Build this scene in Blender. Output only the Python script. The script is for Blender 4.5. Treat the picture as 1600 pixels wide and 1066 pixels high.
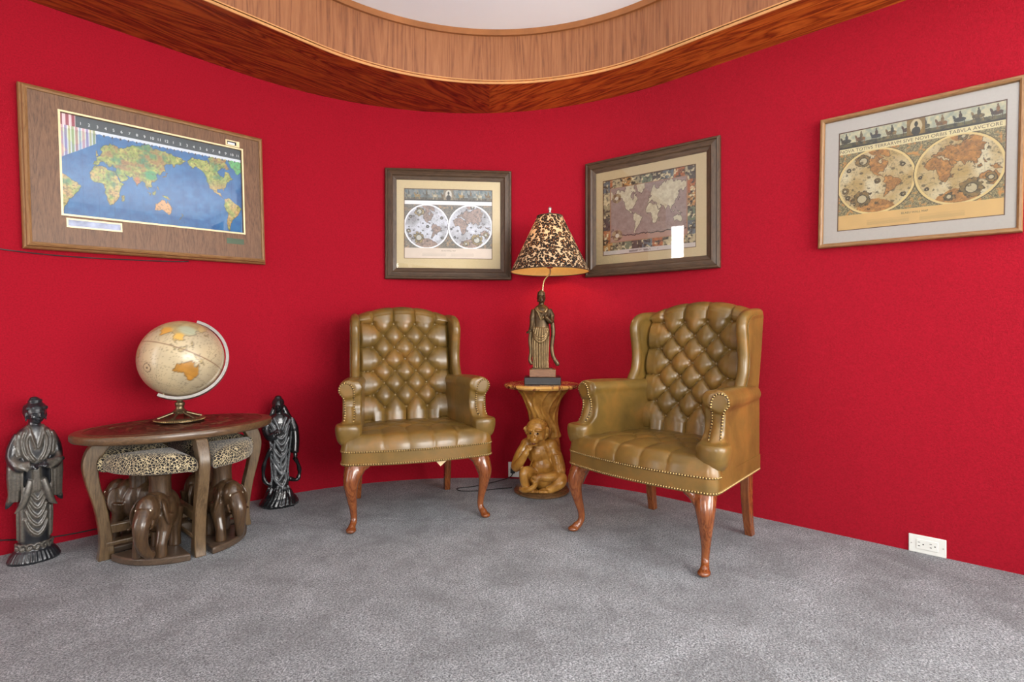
import bpy, bmesh, math, random
import numpy as np
from mathutils import Vector, Matrix
from mathutils.kdtree import KDTree
from mathutils.bvhtree import BVHTree

for _o in list(bpy.data.objects):
    bpy.data.objects.remove(_o)
SC = bpy.context.scene
COL = SC.collection
PI = math.pi
random.seed(7)
RNG = np.random.default_rng(7)

# ------------------------------------------------------------------ camera
CAM_H = 0.948
HEAD = math.radians(42.6)
cam_d = bpy.data.cameras.new('camera')
cam = bpy.data.objects.new('camera', cam_d)
COL.objects.link(cam)
cam.location = (0, 0, CAM_H)
cam.rotation_euler = (PI / 2, 0, HEAD - PI / 2)
cam_d.sensor_width = 36.0
cam_d.sensor_fit = 'HORIZONTAL'
cam_d.lens = 845 / 1600 * 36.0
cam_d.shift_y = -7.5 / 1600
cam_d.clip_start = 0.05
SC.camera = cam

# ------------------------------------------------------------------ world
world = bpy.data.worlds.new('world')
SC.world = world
world.use_nodes = True
_bg = world.node_tree.nodes['Background']
_bg.inputs[0].default_value = (0.80, 0.88, 1.0, 1)
_bg.inputs[1].default_value = 1.3

# ------------------------------------------------------------------ exposure
SC.view_settings.view_transform = 'Standard'
SC.view_settings.look = 'None'
SC.view_settings.gamma = 1.0
SC.view_settings.use_curve_mapping = False
SC.view_settings.exposure = -0.25

# ------------------------------------------------------------------ daylight at the windows behind the camera, plus an added fill light
WX = 2.953      # inner face of the right wall
WY = 3.207      # inner face of the left wall
BX = -2.5       # walls behind the camera
BY = -2.9
SOF = 2.44      # underside of the timber soffit
CEIL = 2.75
FC = (1.198, 1.452)   # centre of the rounded corner
FR = 1.755
DC = (1.37, 1.37)     # centre of the rounded fascia
DR = 1.255

def daylight(name, loc, look, sx, sy, power, col=(1.0, 0.975, 0.94)):
    d = bpy.data.lights.new(name, 'AREA')
    d.shape = 'RECTANGLE'
    d.size = sx
    d.size_y = sy
    d.energy = power
    d.color = col
    o = bpy.data.objects.new(name, d)
    COL.objects.link(o)
    o.location = loc
    v = Vector(look) - Vector(loc)
    o.rotation_euler = v.to_track_quat('-Z', 'Y').to_euler()
    return o

daylight('window_daylight', (WX + 0.10, -1.8, 1.42), (WX - 1, -1.8, 1.85), 2.0, 2.5, 320)
daylight('window_daylight', (0.75, BY - 0.10, 1.62), (0.75, BY + 1, 1.62), 2.9, 1.4, 320)
daylight('window_daylight', (BX - 0.10, 2.75, 1.42), (BX + 1, 2.75, 1.5), 0.3, 2.6, 50)
daylight('window_daylight', (BX - 0.10, -1.4, 1.60), (BX + 1, -1.4, 1.60), 1.8, 1.4, 150)  # added fill at an invented window, brightens the right wall and chair

# ------------------------------------------------------------------ helpers
def srgb(r, g, b):
    def f(c):
        c /= 255.0
        return c / 12.92 if c <= 0.04045 else ((c + 0.055) / 1.055) ** 2.4
    return (f(r), f(g), f(b), 1.0)

class MB:
    """collects shapes that become ONE mesh"""
    def __init__(s):
        s.v = []
        s.f = []
        s.uv = None
    def add(s, vs, fs, mat=None):
        o = len(s.v)
        if mat is not None:
            vs = [mat @ Vector(p) for p in vs]
        s.v += [tuple(p) for p in vs]
        s.f += [tuple(i + o for i in f) for f in fs]
        return s
    def box(s, a, b, mat=None):
        x0, y0, z0 = a
        x1, y1, z1 = b
        vs = [(x0, y0, z0), (x1, y0, z0), (x1, y1, z0), (x0, y1, z0), (x0, y0, z1), (x1, y0, z1), (x1, y1, z1), (x0, y1, z1)]
        fs = [(3, 2, 1, 0), (4, 5, 6, 7), (0, 1, 5, 4), (1, 2, 6, 5), (2, 3, 7, 6), (3, 0, 4, 7)]
        return s.add(vs, fs, mat)
    def prism(s, poly, z0, z1, mat=None):
        """poly in xy, extruded in z (mat re-orients)"""
        n = len(poly)
        ar = sum(poly[i][0] * poly[(i + 1) % n][1] - poly[(i + 1) % n][0] * poly[i][1] for i in range(n))
        if ar < 0:
            poly = poly[::-1]
        vs = [(p[0], p[1], z0) for p in poly] + [(p[0], p[1], z1) for p in poly]
        fs = [tuple(range(n - 1, -1, -1)), tuple(range(n, 2 * n))]
        fs += [(i, (i + 1) % n, n + (i + 1) % n, n + i) for i in range(n)]
        return s.add(vs, fs, mat)
    def lathe(s, prof, seg=32, mat=None, c=(0, 0)):
        """prof: list of (r, z) from bottom to top"""
        vs, fs = [], []
        n = len(prof)
        for r, z in prof:
            for k in range(seg):
                a = 2 * PI * k / seg
                vs.append((c[0] + r * math.cos(a), c[1] + r * math.sin(a), z))
        for i in range(n - 1):
            for k in range(seg):
                k2 = (k + 1) % seg
                fs.append((i * seg + k, i * seg + k2, (i + 1) * seg + k2, (i + 1) * seg + k))
        if prof[0][0] > 1e-6:
            fs.append(tuple(range(seg - 1, -1, -1)))
        if prof[-1][0] > 1e-6:
            fs.append(tuple((n - 1) * seg + k for k in range(seg)))
        return s.add(vs, fs, mat)
    def ell(s, c, r, rot=(0, 0, 0), seg=20, rings=12, mat=None):
        if not hasattr(r, '__len__'):
            r = (r, r, r)
        from mathutils import Euler
        m = Euler(rot).to_matrix()
        vs, fs = [], []
        for i in range(1, rings):
            p = PI * i / rings
            for k in range(seg):
                a = 2 * PI * k / seg
                q = m @ Vector((r[0] * math.sin(p) * math.cos(a), r[1] * math.sin(p) * math.sin(a), -r[2] * math.cos(p)))
                vs.append((c[0] + q.x, c[1] + q.y, c[2] + q.z))
        q = m @ Vector((0, 0, -r[2]))
        vs.append((c[0] + q.x, c[1] + q.y, c[2] + q.z))
        vs.append((c[0] - q.x, c[1] - q.y, c[2] - q.z))
        B, T = len(vs) - 2, len(vs) - 1
        for i in range(rings - 2):
            for k in range(seg):
                k2 = (k + 1) % seg
                fs.append((i * seg + k, i * seg + k2, (i + 1) * seg + k2, (i + 1) * seg + k))
        for k in range(seg):
            k2 = (k + 1) % seg
            fs.append((B, k2, k))
            fs.append((T, (rings - 2) * seg + k, (rings - 2) * seg + k2))
        return s.add(vs, fs, mat)
    def tube(s, pts, rad, seg=12, mat=None, flat=None, closed=False):
        """round tube through pts; rad number or list; flat=(axis, factor) squashes the section along a world axis"""
        P = [Vector(p) for p in pts]
        n = len(P)
        if not hasattr(rad, '__len__'):
            rad = [rad] * n
        vs, fs = [], []
        up = None
        for i in range(n):
            if closed:
                t = P[(i + 1) % n] - P[i - 1]
            else:
                t = P[min(i + 1, n - 1)] - P[max(i - 1, 0)]
            if t.length < 1e-9:
                t = Vector((0, 0, 1))
            t.normalize()
            if up is None:
                up = Vector((0, 0, 1)) if abs(t.z) < 0.9 else Vector((1, 0, 0))
                up = (up - t * up.dot(t)).normalized()
            else:
                up = up - t * up.dot(t)
                if up.length < 1e-6:
                    up = t.orthogonal()
                up.normalize()
            w = t.cross(up)
            for k in range(seg):
                a = 2 * PI * k / seg
                off = (up * math.cos(a) + w * math.sin(a)) * rad[i]
                if flat:
                    ax = Vector(flat[0]).normalized()
                    off = off - ax * off.dot(ax) * (1 - flat[1])
                vs.append(P[i] + off)
        m = n if closed else n - 1
        for i in range(m):
            j = (i + 1) % n
            for k in range(seg):
                k2 = (k + 1) % seg
                fs.append((i * seg + k, i * seg + k2, j * seg + k2, j * seg + k))
        if not closed:
            fs.append(tuple(range(seg - 1, -1, -1)))
            fs.append(tuple((n - 1) * seg + k for k in range(seg)))
        return s.add(vs, fs, mat)
    def grid(s, fn, nu, nv, mat=None, wrap=False, flip=False):
        """fn(i/nu, j/nv) -> point"""
        vs = [fn(i / nu, j / nv) for j in range(nv + 1) for i in range(nu if wrap else nu + 1)]
        w = nu if wrap else nu + 1
        fs = []
        for j in range(nv):
            for i in range(nu):
                i2 = (i + 1) % w if wrap else i + 1
                q = (j * w + i, j * w + i2, (j + 1) * w + i2, (j + 1) * w + i)
                fs.append(q[::-1] if flip else q)
        return s.add(vs, fs, mat)
    def mesh(s, name):
        me = bpy.data.meshes.new(name)
        me.from_pydata(s.v, [], s.f)
        me.update()
        return me

def smooth(me, ang=None):
    me.polygons.foreach_set('use_smooth', [True] * len(me.polygons))
    if ang is not None:
        me.set_sharp_from_angle(angle=math.radians(ang))
    me.update()

def obj(name, mb, mat, parent=None, sm=None, bevel=0.0, bseg=2, kind=None, label=None):
    me = mb.mesh(name) if isinstance(mb, MB) else mb
    if sm is not None:
        smooth(me, sm)
    o = bpy.data.objects.new(name, me)
    COL.objects.link(o)
    if mat is not None:
        for m in (mat if isinstance(mat, (list, tuple)) else [mat]):
            me.materials.append(m)
    if parent is not None:
        o.parent = parent
    if bevel:
        b = o.modifiers.new('bevel', 'BEVEL')
        b.width = bevel
        b.segments = bseg
        b.limit_method = 'ANGLE'
        b.angle_limit = math.radians(35)
        smooth(me, 40)
    if kind:
        o['kind'] = kind
    if label:
        o['label'] = label
    return o

def thing(name, label, cat, loc=(0, 0, 0), rz=0.0, group=None):
    o = bpy.data.objects.new(name, None)
    COL.objects.link(o)
    o.empty_display_size = 0.05
    o.location = loc
    o.rotation_euler = (0, 0, rz)
    o['label'] = label
    o['category'] = cat
    if group:
        o['group'] = group
    return o

def tag(o, label, cat, group=None):
    o['label'] = label
    o['category'] = cat
    if group:
        o['group'] = group
    return o

def dup(root, loc, rz, label, group=None):
    def cp(o, parent):
        c = o.copy()
        COL.objects.link(c)
        c.parent = parent
        for ch in list(o.children):
            cp(ch, c)
        return c
    r = cp(root, None)
    r.location = loc
    r.rotation_euler = (0, 0, rz)
    r['label'] = label
    if group:
        r['group'] = group
    return r

def sculpt(mb, voxel, iters=4, factor=0.5, name='sculpt'):
    """fuses overlapping closed shapes into one continuous skin"""
    me = mb.mesh(name + '_rough')
    o = bpy.data.objects.new(name + '_rough', me)
    COL.objects.link(o)
    r = o.modifiers.new('r', 'REMESH')
    r.mode = 'VOXEL'
    r.voxel_size = voxel
    r.adaptivity = 0.0
    if iters:
        m = o.modifiers.new('s', 'SMOOTH')
        m.factor = factor
        m.iterations = iters
    dg = bpy.context.evaluated_depsgraph_get()
    out = bpy.data.meshes.new_from_object(o.evaluated_get(dg))
    out.name = name
    bpy.data.objects.remove(o)
    bpy.data.meshes.remove(me)
    smooth(out)
    return out

def catmull(pts, n=6, closed=False):
    P = [np.array(p, float) for p in pts]
    m = len(P)
    out = []
    rng_ = m if closed else m - 1
    for i in range(rng_):
        if closed:
            a, b, c, d = P[(i - 1) % m], P[i], P[(i + 1) % m], P[(i + 2) % m]
        else:
            a, b, c, d = P[max(i - 1, 0)], P[i], P[i + 1], P[min(i + 2, m - 1)]
        for k in range(n):
            t = k / n
            out.append(tuple(0.5 * ((2 * b) + (-a + c) * t + (2 * a - 5 * b + 4 * c - d) * t * t + (-a + 3 * b - 3 * c + d) * t ** 3)))
    if not closed:
        out.append(tuple(P[-1]))
    return out

def lerp(a, b, t):
    return a + (b - a) * t

def ip(x, xs, ys):
    return float(np.interp(x, xs, ys))

# ------------------------------------------------------------------ materials
class NT:
    def __init__(s, name):
        s.m = bpy.data.materials.new(name)
        s.m.use_nodes = True
        s.t = s.m.node_tree
        s.n = s.t.nodes
        s.b = s.n['Principled BSDF']
        s.out = s.n['Material Output']
    def new(s, typ, **kw):
        nd = s.n.new(typ)
        for k, v in kw.items():
            setattr(nd, k, v)
        return nd
    def link(s, a, b):
        s.t.links.new(a, b)
    def coords(s, scale=(1, 1, 1), rot=(0, 0, 0), kind='Object', loc=(0, 0, 0)):
        tc = s.new('ShaderNodeTexCoord')
        mp = s.new('ShaderNodeMapping')
        mp.inputs['Scale'].default_value = scale
        mp.inputs['Rotation'].default_value = rot
        mp.inputs['Location'].default_value = loc
        s.link(tc.outputs[kind], mp.inputs[0])
        return mp.outputs[0]
    def noise(s, vec, scale, detail=4, rough=0.55, dist=0.0):
        nd = s.new('ShaderNodeTexNoise')
        nd.inputs['Scale'].default_value = scale
        nd.inputs['Detail'].default_value = detail
        nd.inputs['Roughness'].default_value = rough
        nd.inputs['Distortion'].default_value = dist
        s.link(vec, nd.inputs['Vector'])
        return nd.outputs[0]
    def ramp(s, fac, stops, interp='LINEAR'):
        r = s.new('ShaderNodeValToRGB')
        r.color_ramp.interpolation = interp
        e = r.color_ramp.elements
        while len(e) < len(stops):
            e.new(0.5)
        for k, (p, c) in enumerate(stops):
            e[k].position = p
            e[k].color = c
        s.link(fac, r.inputs[0])
        return r.outputs[0]
    def mix(s, fac, a, b, typ='MIX'):
        m = s.new('ShaderNodeMix', data_type='RGBA', blend_type=typ)
        for v, i in ((fac, 0), (a, 6), (b, 7)):
            if hasattr(v, 'is_output') or hasattr(v, 'links'):
                s.link(v, m.inputs[i])
            else:
                m.inputs[i].default_value = v
        return m.outputs[2]
    def math(s, op, a, b=0.0):
        m = s.new('ShaderNodeMath', operation=op)
        for i, v in enumerate((a, b)):
            if hasattr(v, 'links'):
                s.link(v, m.inputs[i])
            else:
                m.inputs[i].default_value = v
        return m.outputs[0]
    def bump(s, h, strength=0.3, dist=0.002):
        b = s.new('ShaderNodeBump')
        b.inputs['Strength'].default_value = strength
        b.inputs['Distance'].default_value = dist
        s.link(h, b.inputs['Height'])
        s.link(b.outputs[0], s.b.inputs['Normal'])
    def set(s, col=None, rough=None, metal=None, spec=None, coat=None, coat_rough=0.1, sheen=None):
        if col is not None:
            if hasattr(col, 'links'):
                s.link(col, s.b.inputs['Base Color'])
            else:
                s.b.inputs['Base Color'].default_value = col
        if rough is not None:
            if hasattr(rough, 'links'):
                s.link(rough, s.b.inputs['Roughness'])
            else:
                s.b.inputs['Roughness'].default_value = rough
        if metal is not None:
            s.b.inputs['Metallic'].default_value = metal
        if spec is not None:
            s.b.inputs['Specular IOR Level'].default_value = spec
        if coat is not None:
            s.b.inputs['Coat Weight'].default_value = coat
            s.b.inputs['Coat Roughness'].default_value = coat_rough
        if sheen is not None:
            s.b.inputs['Sheen Weight'].default_value = sheen
        return s

def plain(name, col, rough=0.5, metal=0.0, vary=0.08, scale=30, coat=None, bump=0.0):
    n = NT(name)
    v = n.coords()
    f = n.noise(v, scale, 4)
    c2 = tuple(min(1, c * (1 + vary * 2)) for c in col[:3]) + (1,)
    c1 = tuple(c * (1 - vary * 2) for c in col[:3]) + (1,)
    n.set(n.ramp(f, [(0.3, c1), (0.7, c2)]), rough, metal, coat=coat)
    if bump:
        n.bump(f, bump, 0.002)
    return n.m

def wood(name, dark, mid, light, stretch=(1, 1, 1), rot=(0, 0, 0), rough=0.4, coat=0.0, scale=1.0, kind='Object', figure=1.0, fine=1.0):
    """stretch: texture frequency along x, y, z (small along the grain)"""
    n = NT(name)
    v = n.coords(stretch, rot, kind)
    big = n.noise(v, 1.6 * scale, 3, 0.5, 1.2 * figure)
    # flame figure: bands of a warped field
    bands = n.math('FRACT', n.math('MULTIPLY', big, 9.0))
    tri = n.math('ABSOLUTE', n.math('SUBTRACT', bands, 0.5))
    fin = n.noise(v, 26 * scale, 6, 0.7, 0.2)
    f = n.math('ADD', n.math('MULTIPLY', tri, 0.75 * figure), n.math('MULTIPLY', fin, 0.85 * fine))
    c = n.ramp(f, [(0.28, dark), (0.5, mid), (0.85, light)])
    n.set(c, rough, coat=coat)
    n.bump(fin, 0.12, 0.0006)
    return n.m

M = {}
# red woven wall covering
n = NT('red_wall_fabric')
v = n.coords()
a = n.noise(v, 140, 3, 0.6)
b = n.noise(v, 2.0, 3, 0.6)
w = n.noise(n.coords((1, 1, 0.35)), 420, 2, 0.5)
c = n.ramp(a, [(0.25, srgb(142, 4, 26)), (0.75, srgb(172, 9, 37))])
c = n.mix(n.math('MULTIPLY', b, 0.22), c, srgb(134, 3, 24))
n.set(c, 0.88, spec=0.2, sheen=0.08)
n.bump(n.math('ADD', a, w), 0.55, 0.004)
M['red'] = n.m
# grey cut-pile carpet
n = NT('grey_carpet_pile')
v = n.coords()
f1 = n.noise(v, 170, 4, 0.75, 0.6)
f2 = n.noise(v, 4.5, 6, 0.7, 0.4)
f3 = n.noise(v, 55, 3, 0.6)
c = n.ramp(f1, [(0.36, srgb(70, 73, 76)), (0.5, srgb(160, 165, 169)), (0.64, srgb(232, 236, 240))])
c = n.mix(n.ramp(f2, [(0.36, (0, 0, 0, 1)), (0.64, (0.58, 0.58, 0.58, 1))]), c, srgb(104, 105, 106))
n.set(c, 0.95, spec=0.1, sheen=0.15)
n.bump(n.math('ADD', n.math('MULTIPLY', f1, 1.0), n.math('MULTIPLY', f3, 0.6)), 0.9, 0.012)
M['carpet'] = n.m
M['white'] = plain('white_ceiling_paint', srgb(242, 246, 252), 0.8, vary=0.005, scale=4)
M['backwall'] = plain('pale_wall_paint', srgb(226, 222, 214), 0.85, vary=0.01, scale=4)
M['soffit_l'] = wood('dark_veneer_left', srgb(72, 25, 6), srgb(126, 52, 14), srgb(168, 84, 28), (0.45, 3.6, 3.0), (0, 0, math.radians(-38)), 0.33, 0.25, 1.1, figure=1.2, fine=0.8)
M['soffit_r'] = wood('dark_veneer_right', srgb(92, 36, 8), srgb(154, 72, 18), srgb(196, 108, 38), (3.6, 0.45, 3.0), (0, 0, math.radians(38)), 0.33, 0.25, 1.1, figure=1.1, fine=0.8)
M['fascia'] = wood('light_veneer', srgb(94, 54, 30), srgb(136, 84, 50), srgb(158, 104, 66), (6.0, 0.28, 1.0), (0, 0, 0), 0.42, 0.1, 0.9, kind='UV', figure=0.8)
M['trim'] = wood('trim_veneer', srgb(116, 66, 30), srgb(158, 100, 54), srgb(186, 128, 78), (1, 20, 1), (0, 0, 0), 0.42, 0.1, 1.0, kind='UV', figure=0.4)
M['glass'] = None
n = NT('picture_glass')
fr = n.new('ShaderNodeFresnel')
fr.inputs[0].default_value = 1.5
tr = n.new('ShaderNodeBsdfTransparent')
gl = n.new('ShaderNodeBsdfGlossy')
gl.inputs['Roughness'].default_value = 0.012
mx = n.new('ShaderNodeMixShader')
n.link(fr.outputs[0], mx.inputs[0])
n.link(tr.outputs[0], mx.inputs[1])
n.link(gl.outputs[0], mx.inputs[2])
n.link(mx.outputs[0], n.out.inputs[0])
M['glass'] = n.m
# ================================================================== the room
def struct(name, mb, mat, parent=None, sm=None, bevel=0.0):
    o = obj(name, mb, mat, parent, sm, bevel)
    if parent is None:
        o['kind'] = 'structure'
    return o

def strip(path, z0, z1, off0=0.0, us=1.0, flip=False):
    """vertical ribbon above a plan path, with uv (arc length, height)"""
    mb = MB()
    n_ = len(path)
    L = [0]
    for i in range(1, n_):
        L.append(L[-1] + math.dist(path[i], path[i - 1]))
    vs = [(p[0], p[1], z0) for p in path] + [(p[0], p[1], z1) for p in path]
    fs = []
    for i in range(n_ - 1):
        q = (i, i + 1, n_ + i + 1, n_ + i)
        fs.append(q[::-1] if flip else q)
    me = bpy.data.meshes.new('strip')
    me.from_pydata(vs, [], fs)
    uv = me.uv_layers.new(name='uv')
    for lp in me.loops:
        k = lp.vertex_index
        uv.data[lp.index].uv = (L[k % n_] * us, z0 if k < n_ else z1)
    me.update()
    return me

def corner(cx_, cy_, r, off, x0, y0, n_=40, half=None):
    """plan path: along the left wall, round the corner, down the right wall; half = 'L' or 'R' stops at the mitre"""
    r = r + off
    pts = [(x0, cy_ + r)]
    if half != 'R':
        k = 14
        pts = [(lerp(x0, cx_, i / k), cy_ + r) for i in range(k)]
    else:
        pts = []
    arc = [(cx_ + r * math.sin(a), cy_ + r * math.cos(a)) for a in np.linspace(0, PI / 2, n_ + 1)]
    if half == 'L':
        arc = arc[:n_ // 2 + 1]
    if half == 'R':
        arc = arc[n_ // 2:]
    pts += arc
    if half != 'L':
        k = 14
        pts += [(cx_ + r, lerp(cy_, y0, i / k)) for i in range(1, k + 1)]
    return pts

mb = MB().box((BX - 0.2, BY - 0.2, -0.06), (WX + 0.2, WY + 0.2, 0.0))
struct('floor', mb, M['carpet'])

# two red walls that share the rounded corner (the fabric joins at the mitre)
for nm, half in (('wall_left', 'L'), ('wall_right', 'R')):
    inner = corner(FC[0], FC[1], FR, 0.0, BX, 3.0, half=half) if half == 'L' else corner(FC[0], FC[1], FR, 0.0, BX, -0.72, half=half)
    outer = corner(FC[0], FC[1], FR, 0.12, BX, 3.0, half=half) if half == 'L' else corner(FC[0], FC[1], FR, 0.12, BX, -0.72, half=half)
    mb = MB()
    n_ = len(inner)
    vs = [(p[0], p[1], -0.05) for p in inner] + [(p[0], p[1], CEIL) for p in inner] + [(p[0], p[1], -0.05) for p in outer] + [(p[0], p[1], CEIL) for p in outer]
    fs = []
    for i in range(n_ - 1):
        fs += [(i + 1, i, n_ + i, n_ + i + 1), (2 * n_ + i, 2 * n_ + i + 1, 3 * n_ + i + 1, 3 * n_ + i),
               (n_ + i, 3 * n_ + i, 3 * n_ + i + 1, n_ + i + 1), (i, i + 1, 2 * n_ + i + 1, 2 * n_ + i)]
    fs += [(0, 2 * n_, 3 * n_, n_), (n_ - 1, 2 * n_ - 1, 4 * n_ - 1, 3 * n_ - 1)]
    mb.add(vs, fs)
    struct(nm, mb, M['red'], sm=30)

# walls behind the camera, with openings for the windows, one of them added as fill
def wall_with_window(name, axis, pos, a0, a1, w0, w1, z0, z1, mat, outward):
    mb = MB()
    t = 0.12 * outward
    def bx(u0, u1, q0, q1):
        lo, hi = min(pos, pos + t), max(pos, pos + t)
        if axis == 'x':
            mb.box((lo, u0, q0), (hi, u1, q1))
        else:
            mb.box((u0, lo, q0), (u1, hi, q1))
    bx(a0, w0, -0.05, CEIL)
    bx(w1, a1, -0.05, CEIL)
    bx(w0, w1, -0.05, z0)
    bx(w0, w1, z1, CEIL)
    struct(name, mb, mat)

WIN = {}
def window(idx, axis, pos, w0, w1, z0, z1, panes, outward):
    def bxs(mb, u0, u1, q0, q1, d0, d1):
        lo, hi = sorted((pos + d0 * outward, pos + d1 * outward))
        if axis == 'x':
            mb.box((lo, u0, q0), (hi, u1, q1))
        else:
            mb.box((u0, lo, q0), (u1, hi, q1))
    mb = MB()
    f = 0.05
    bxs(mb, w0, w1, z0, z0 + f, 0.02, 0.08)
    bxs(mb, w0, w1, z1 - f, z1, 0.02, 0.08)
    n_ = panes
    for k in range(n_ + 1):
        u = lerp(w0, w1 - f, k / n_)
        bxs(mb, u, u + f, z0, z1, 0.02, 0.08)
    o = struct('window_%d' % idx, mb, M['wframe'])
    for k in range(n_):
        u0 = lerp(w0, w1 - f, k / n_) + f
        u1 = lerp(w0, w1 - f, (k + 1) / n_)
        g = MB()
        bxs(g, u0, u1, z0 + f, z1 - f, 0.045, 0.05)
        obj('pane', g, M['glass'], o)

M['wframe'] = plain('white_window_frame', srgb(236, 236, 234), 0.4, vary=0.01)
wall_with_window('wall_right_rear', 'x', WX, BY, -0.72, -2.8, -0.8, 0.1, 2.70, M['backwall'], 1)
window(1, 'x', WX, -2.8, -0.8, 0.1, 2.70, 3, 1)
wall_with_window('wall_rear', 'y', BY, BX, WX, -0.7, 2.2, 0.9, 2.34, M['backwall'], -1)
window(2, 'y', BY, -0.7, 2.2, 0.9, 2.34, 3, -1)
wall_with_window('wall_left_rear', 'x', BX, 0.6, WY, 2.60, 2.90, 0.1, 2.73, M['backwall'], -1)
wall_with_window('wall_left_far', 'x', BX, BY, 0.6, -2.3, -0.5, 0.9, 2.3, M['backwall'], -1)
window(4, 'x', BX, -2.3, -0.5, 0.9, 2.3, 2, -1)  # unseen window added only to light the right wall
window(3, 'x', BX, 2.60, 2.90, 0.1, 2.73, 1, -1)

mb = MB().box((BX - 0.12, BY - 0.12, CEIL), (WX + 0.14, WY + 0.14, CEIL + 0.05))
struct('ceiling', mb, M['white'])

SX0, SY0 = -1.4, -0.72   # where the timber soffit stops
# timber soffit: two veneered boards meeting at a mitre, the rounded fascia and its beads
for k, half in enumerate(('L', 'R')):
    inn = corner(DC[0], DC[1], DR, 0.0, SX0, SY0, half=half)
    out = corner(FC[0], FC[1], FR, -0.0005, SX0, SY0, half=half)
    # end both boards on the same mitre line
    mit_in = (DC[0] + DR * math.sin(PI / 4), DC[1] + DR * math.cos(PI / 4))
    far = 2.559
    if half == 'L':
        inn[-1] = mit_in
        out = [p for p in out if p[0] < far - 0.01] + [(far, far)]
    else:
        inn[0] = mit_in
        out = [(far, far)] + [p for p in out if p[1] < far - 0.01]
        if out[1][0] < far:
            out = [out[0]] + [p for p in out[1:] if p[0] > far]
    poly = inn + out[::-1]
    mb = MB().prism(poly, SOF, SOF + 0.02)
    struct('trim_%d' % (k + 1), mb, M['soffit_l' if half == 'L' else 'soffit_r'])
path = corner(DC[0], DC[1], DR, 0.0, SX0, SY0, n_=64)
me = strip(path, SOF, CEIL)
o = struct('trim_3', me, M['fascia'], sm=30)
def bead(idx, z0, z1, d, mat):
    a = corner(DC[0], DC[1], DR, 0.001, SX0, SY0, n_=64)
    b = corner(DC[0], DC[1], DR, -d, SX0, SY0, n_=64)
    n_ = len(a)
    vs = [(p[0], p[1], z) for z, q in ((z0, b), (z1, b), (z1, a), (z0, a)) for p in q]
    fs = []
    for r in range(4):
        r2 = (r + 1) % 4
        for i in range(n_ - 1):
            fs.append((r * n_ + i, r * n_ + i + 1, r2 * n_ + i + 1, r2 * n_ + i))
    struct('trim_%d' % idx, MB().add(vs, fs), mat, sm=30)
M['bead'] = plain('golden_bead', srgb(196, 140, 84), 0.4, vary=0.06, scale=8)
M['crown'] = plain('crown_bead', srgb(146, 92, 50), 0.42, vary=0.08, scale=10)
bead(4, SOF - 0.006, SOF + 0.006, 0.006, M['bead'])
bead(5, SOF + 0.012, SOF + 0.018, 0.005, M['bead'])
bead(6, CEIL - 0.034, CEIL, 0.016, M['crown'])
# ================================================================== tufted wing chairs
n = NT('olive_tan_leather')
v = n.coords()
big = n.noise(v, 7, 4, 0.6, 0.4)
mid = n.noise(v, 40, 4, 0.6)
fine = n.noise(v, 420, 3, 0.5)
c = n.ramp(big, [(0.25, srgb(86, 66, 27)), (0.5, srgb(112, 86, 38)), (0.75, srgb(140, 98, 43))])
c = n.mix(n.math('MULTIPLY', mid, 0.25), c, srgb(104, 83, 40))
n.set(c, n.math('ADD', n.math('MULTIPLY', mid, 0.18), 0.24), coat=0.2, coat_rough=0.2)
n.bump(n.math('ADD', n.math('MULTIPLY', fine, 0.5), mid), 0.16, 0.0012)
M['leather'] = n.m
M['chair_wood'] = wood('polished_chair_wood', srgb(74, 34, 14), srgb(116, 62, 30), srgb(148, 88, 46), (8, 8, 0.9), (0, 0, 0), 0.22, 0.5, 1.2, figure=0.6)
M['brass'] = plain('aged_brass', srgb(168, 142, 92), 0.32, 0.9, vary=0.1, scale=60)
M['tape'] = plain('dark_nail_tape', srgb(64, 46, 18), 0.7, vary=0.1)
M['tag'] = plain('cream_paper_tag', srgb(214, 190, 150), 0.8, vary=0.03)

DX, DZ, Z0 = 0.124, 0.069, 1.020     # button pitch
def tuftf(p, q, lo, hi, half):
    """p across, q rows/2; creases on the diamond, straight pleats outside it"""
    a, b = p + q, p - q
    d = (abs(math.sin(PI * a)) * abs(math.sin(PI * b))) ** 0.34
    if q < lo:
        t = min(1, (lo - q) / 0.12)
        d = lerp(d, abs(math.sin(PI * p)) ** 0.3, t)
    if q > hi:
        t = min(1, (q - hi) / 0.12)
        d = lerp(d, abs(math.sin(PI * (p + hi))) ** 0.3, t)
    e = abs(p - 0.5) - half
    if e > 0:
        t = min(1, e / 0.12)
        hp = abs(math.sin(PI * q)) ** 0.35 if lo - 0.5 < q < hi + 0.5 else 1.0
        d = lerp(d, hp, t)
    return d

def back_y(z):
    return 0.462 + (z - 0.5) * 0.175
def crest(x):
    return 1.128 - 0.046 * (abs(x) / 0.25) ** 2.2

def arm_x(x0, y):
    return x0 - 0.13 * (y - 0.05)

def nails(pts, nrm, r=0.0060, pitch=None):
    """little domes at points, joined"""
    mb = MB()
    for p, nn in zip(pts, nrm):
        p = Vector(p)
        nn = Vector(nn).normalized()
        q = nn.to_track_quat('Z', 'Y').to_matrix().to_4x4()
        q.translation = p
        vs = [(r * math.cos(k * PI / 3), r * math.sin(k * PI / 3), -0.001) for k in range(6)]
        vs += [(0.72 * r * math.cos(k * PI / 3), 0.72 * r * math.sin(k * PI / 3), 0.6 * r) for k in range(6)]
        vs += [(0, 0, 0.85 * r)]
        fs = [(k, (k + 1) % 6, 6 + (k + 1) % 6, 6 + k) for k in range(6)] + [(6 + k, 6 + (k + 1) % 6, 12) for k in range(6)]
        mb.add(vs, fs, q)
    return mb

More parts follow.
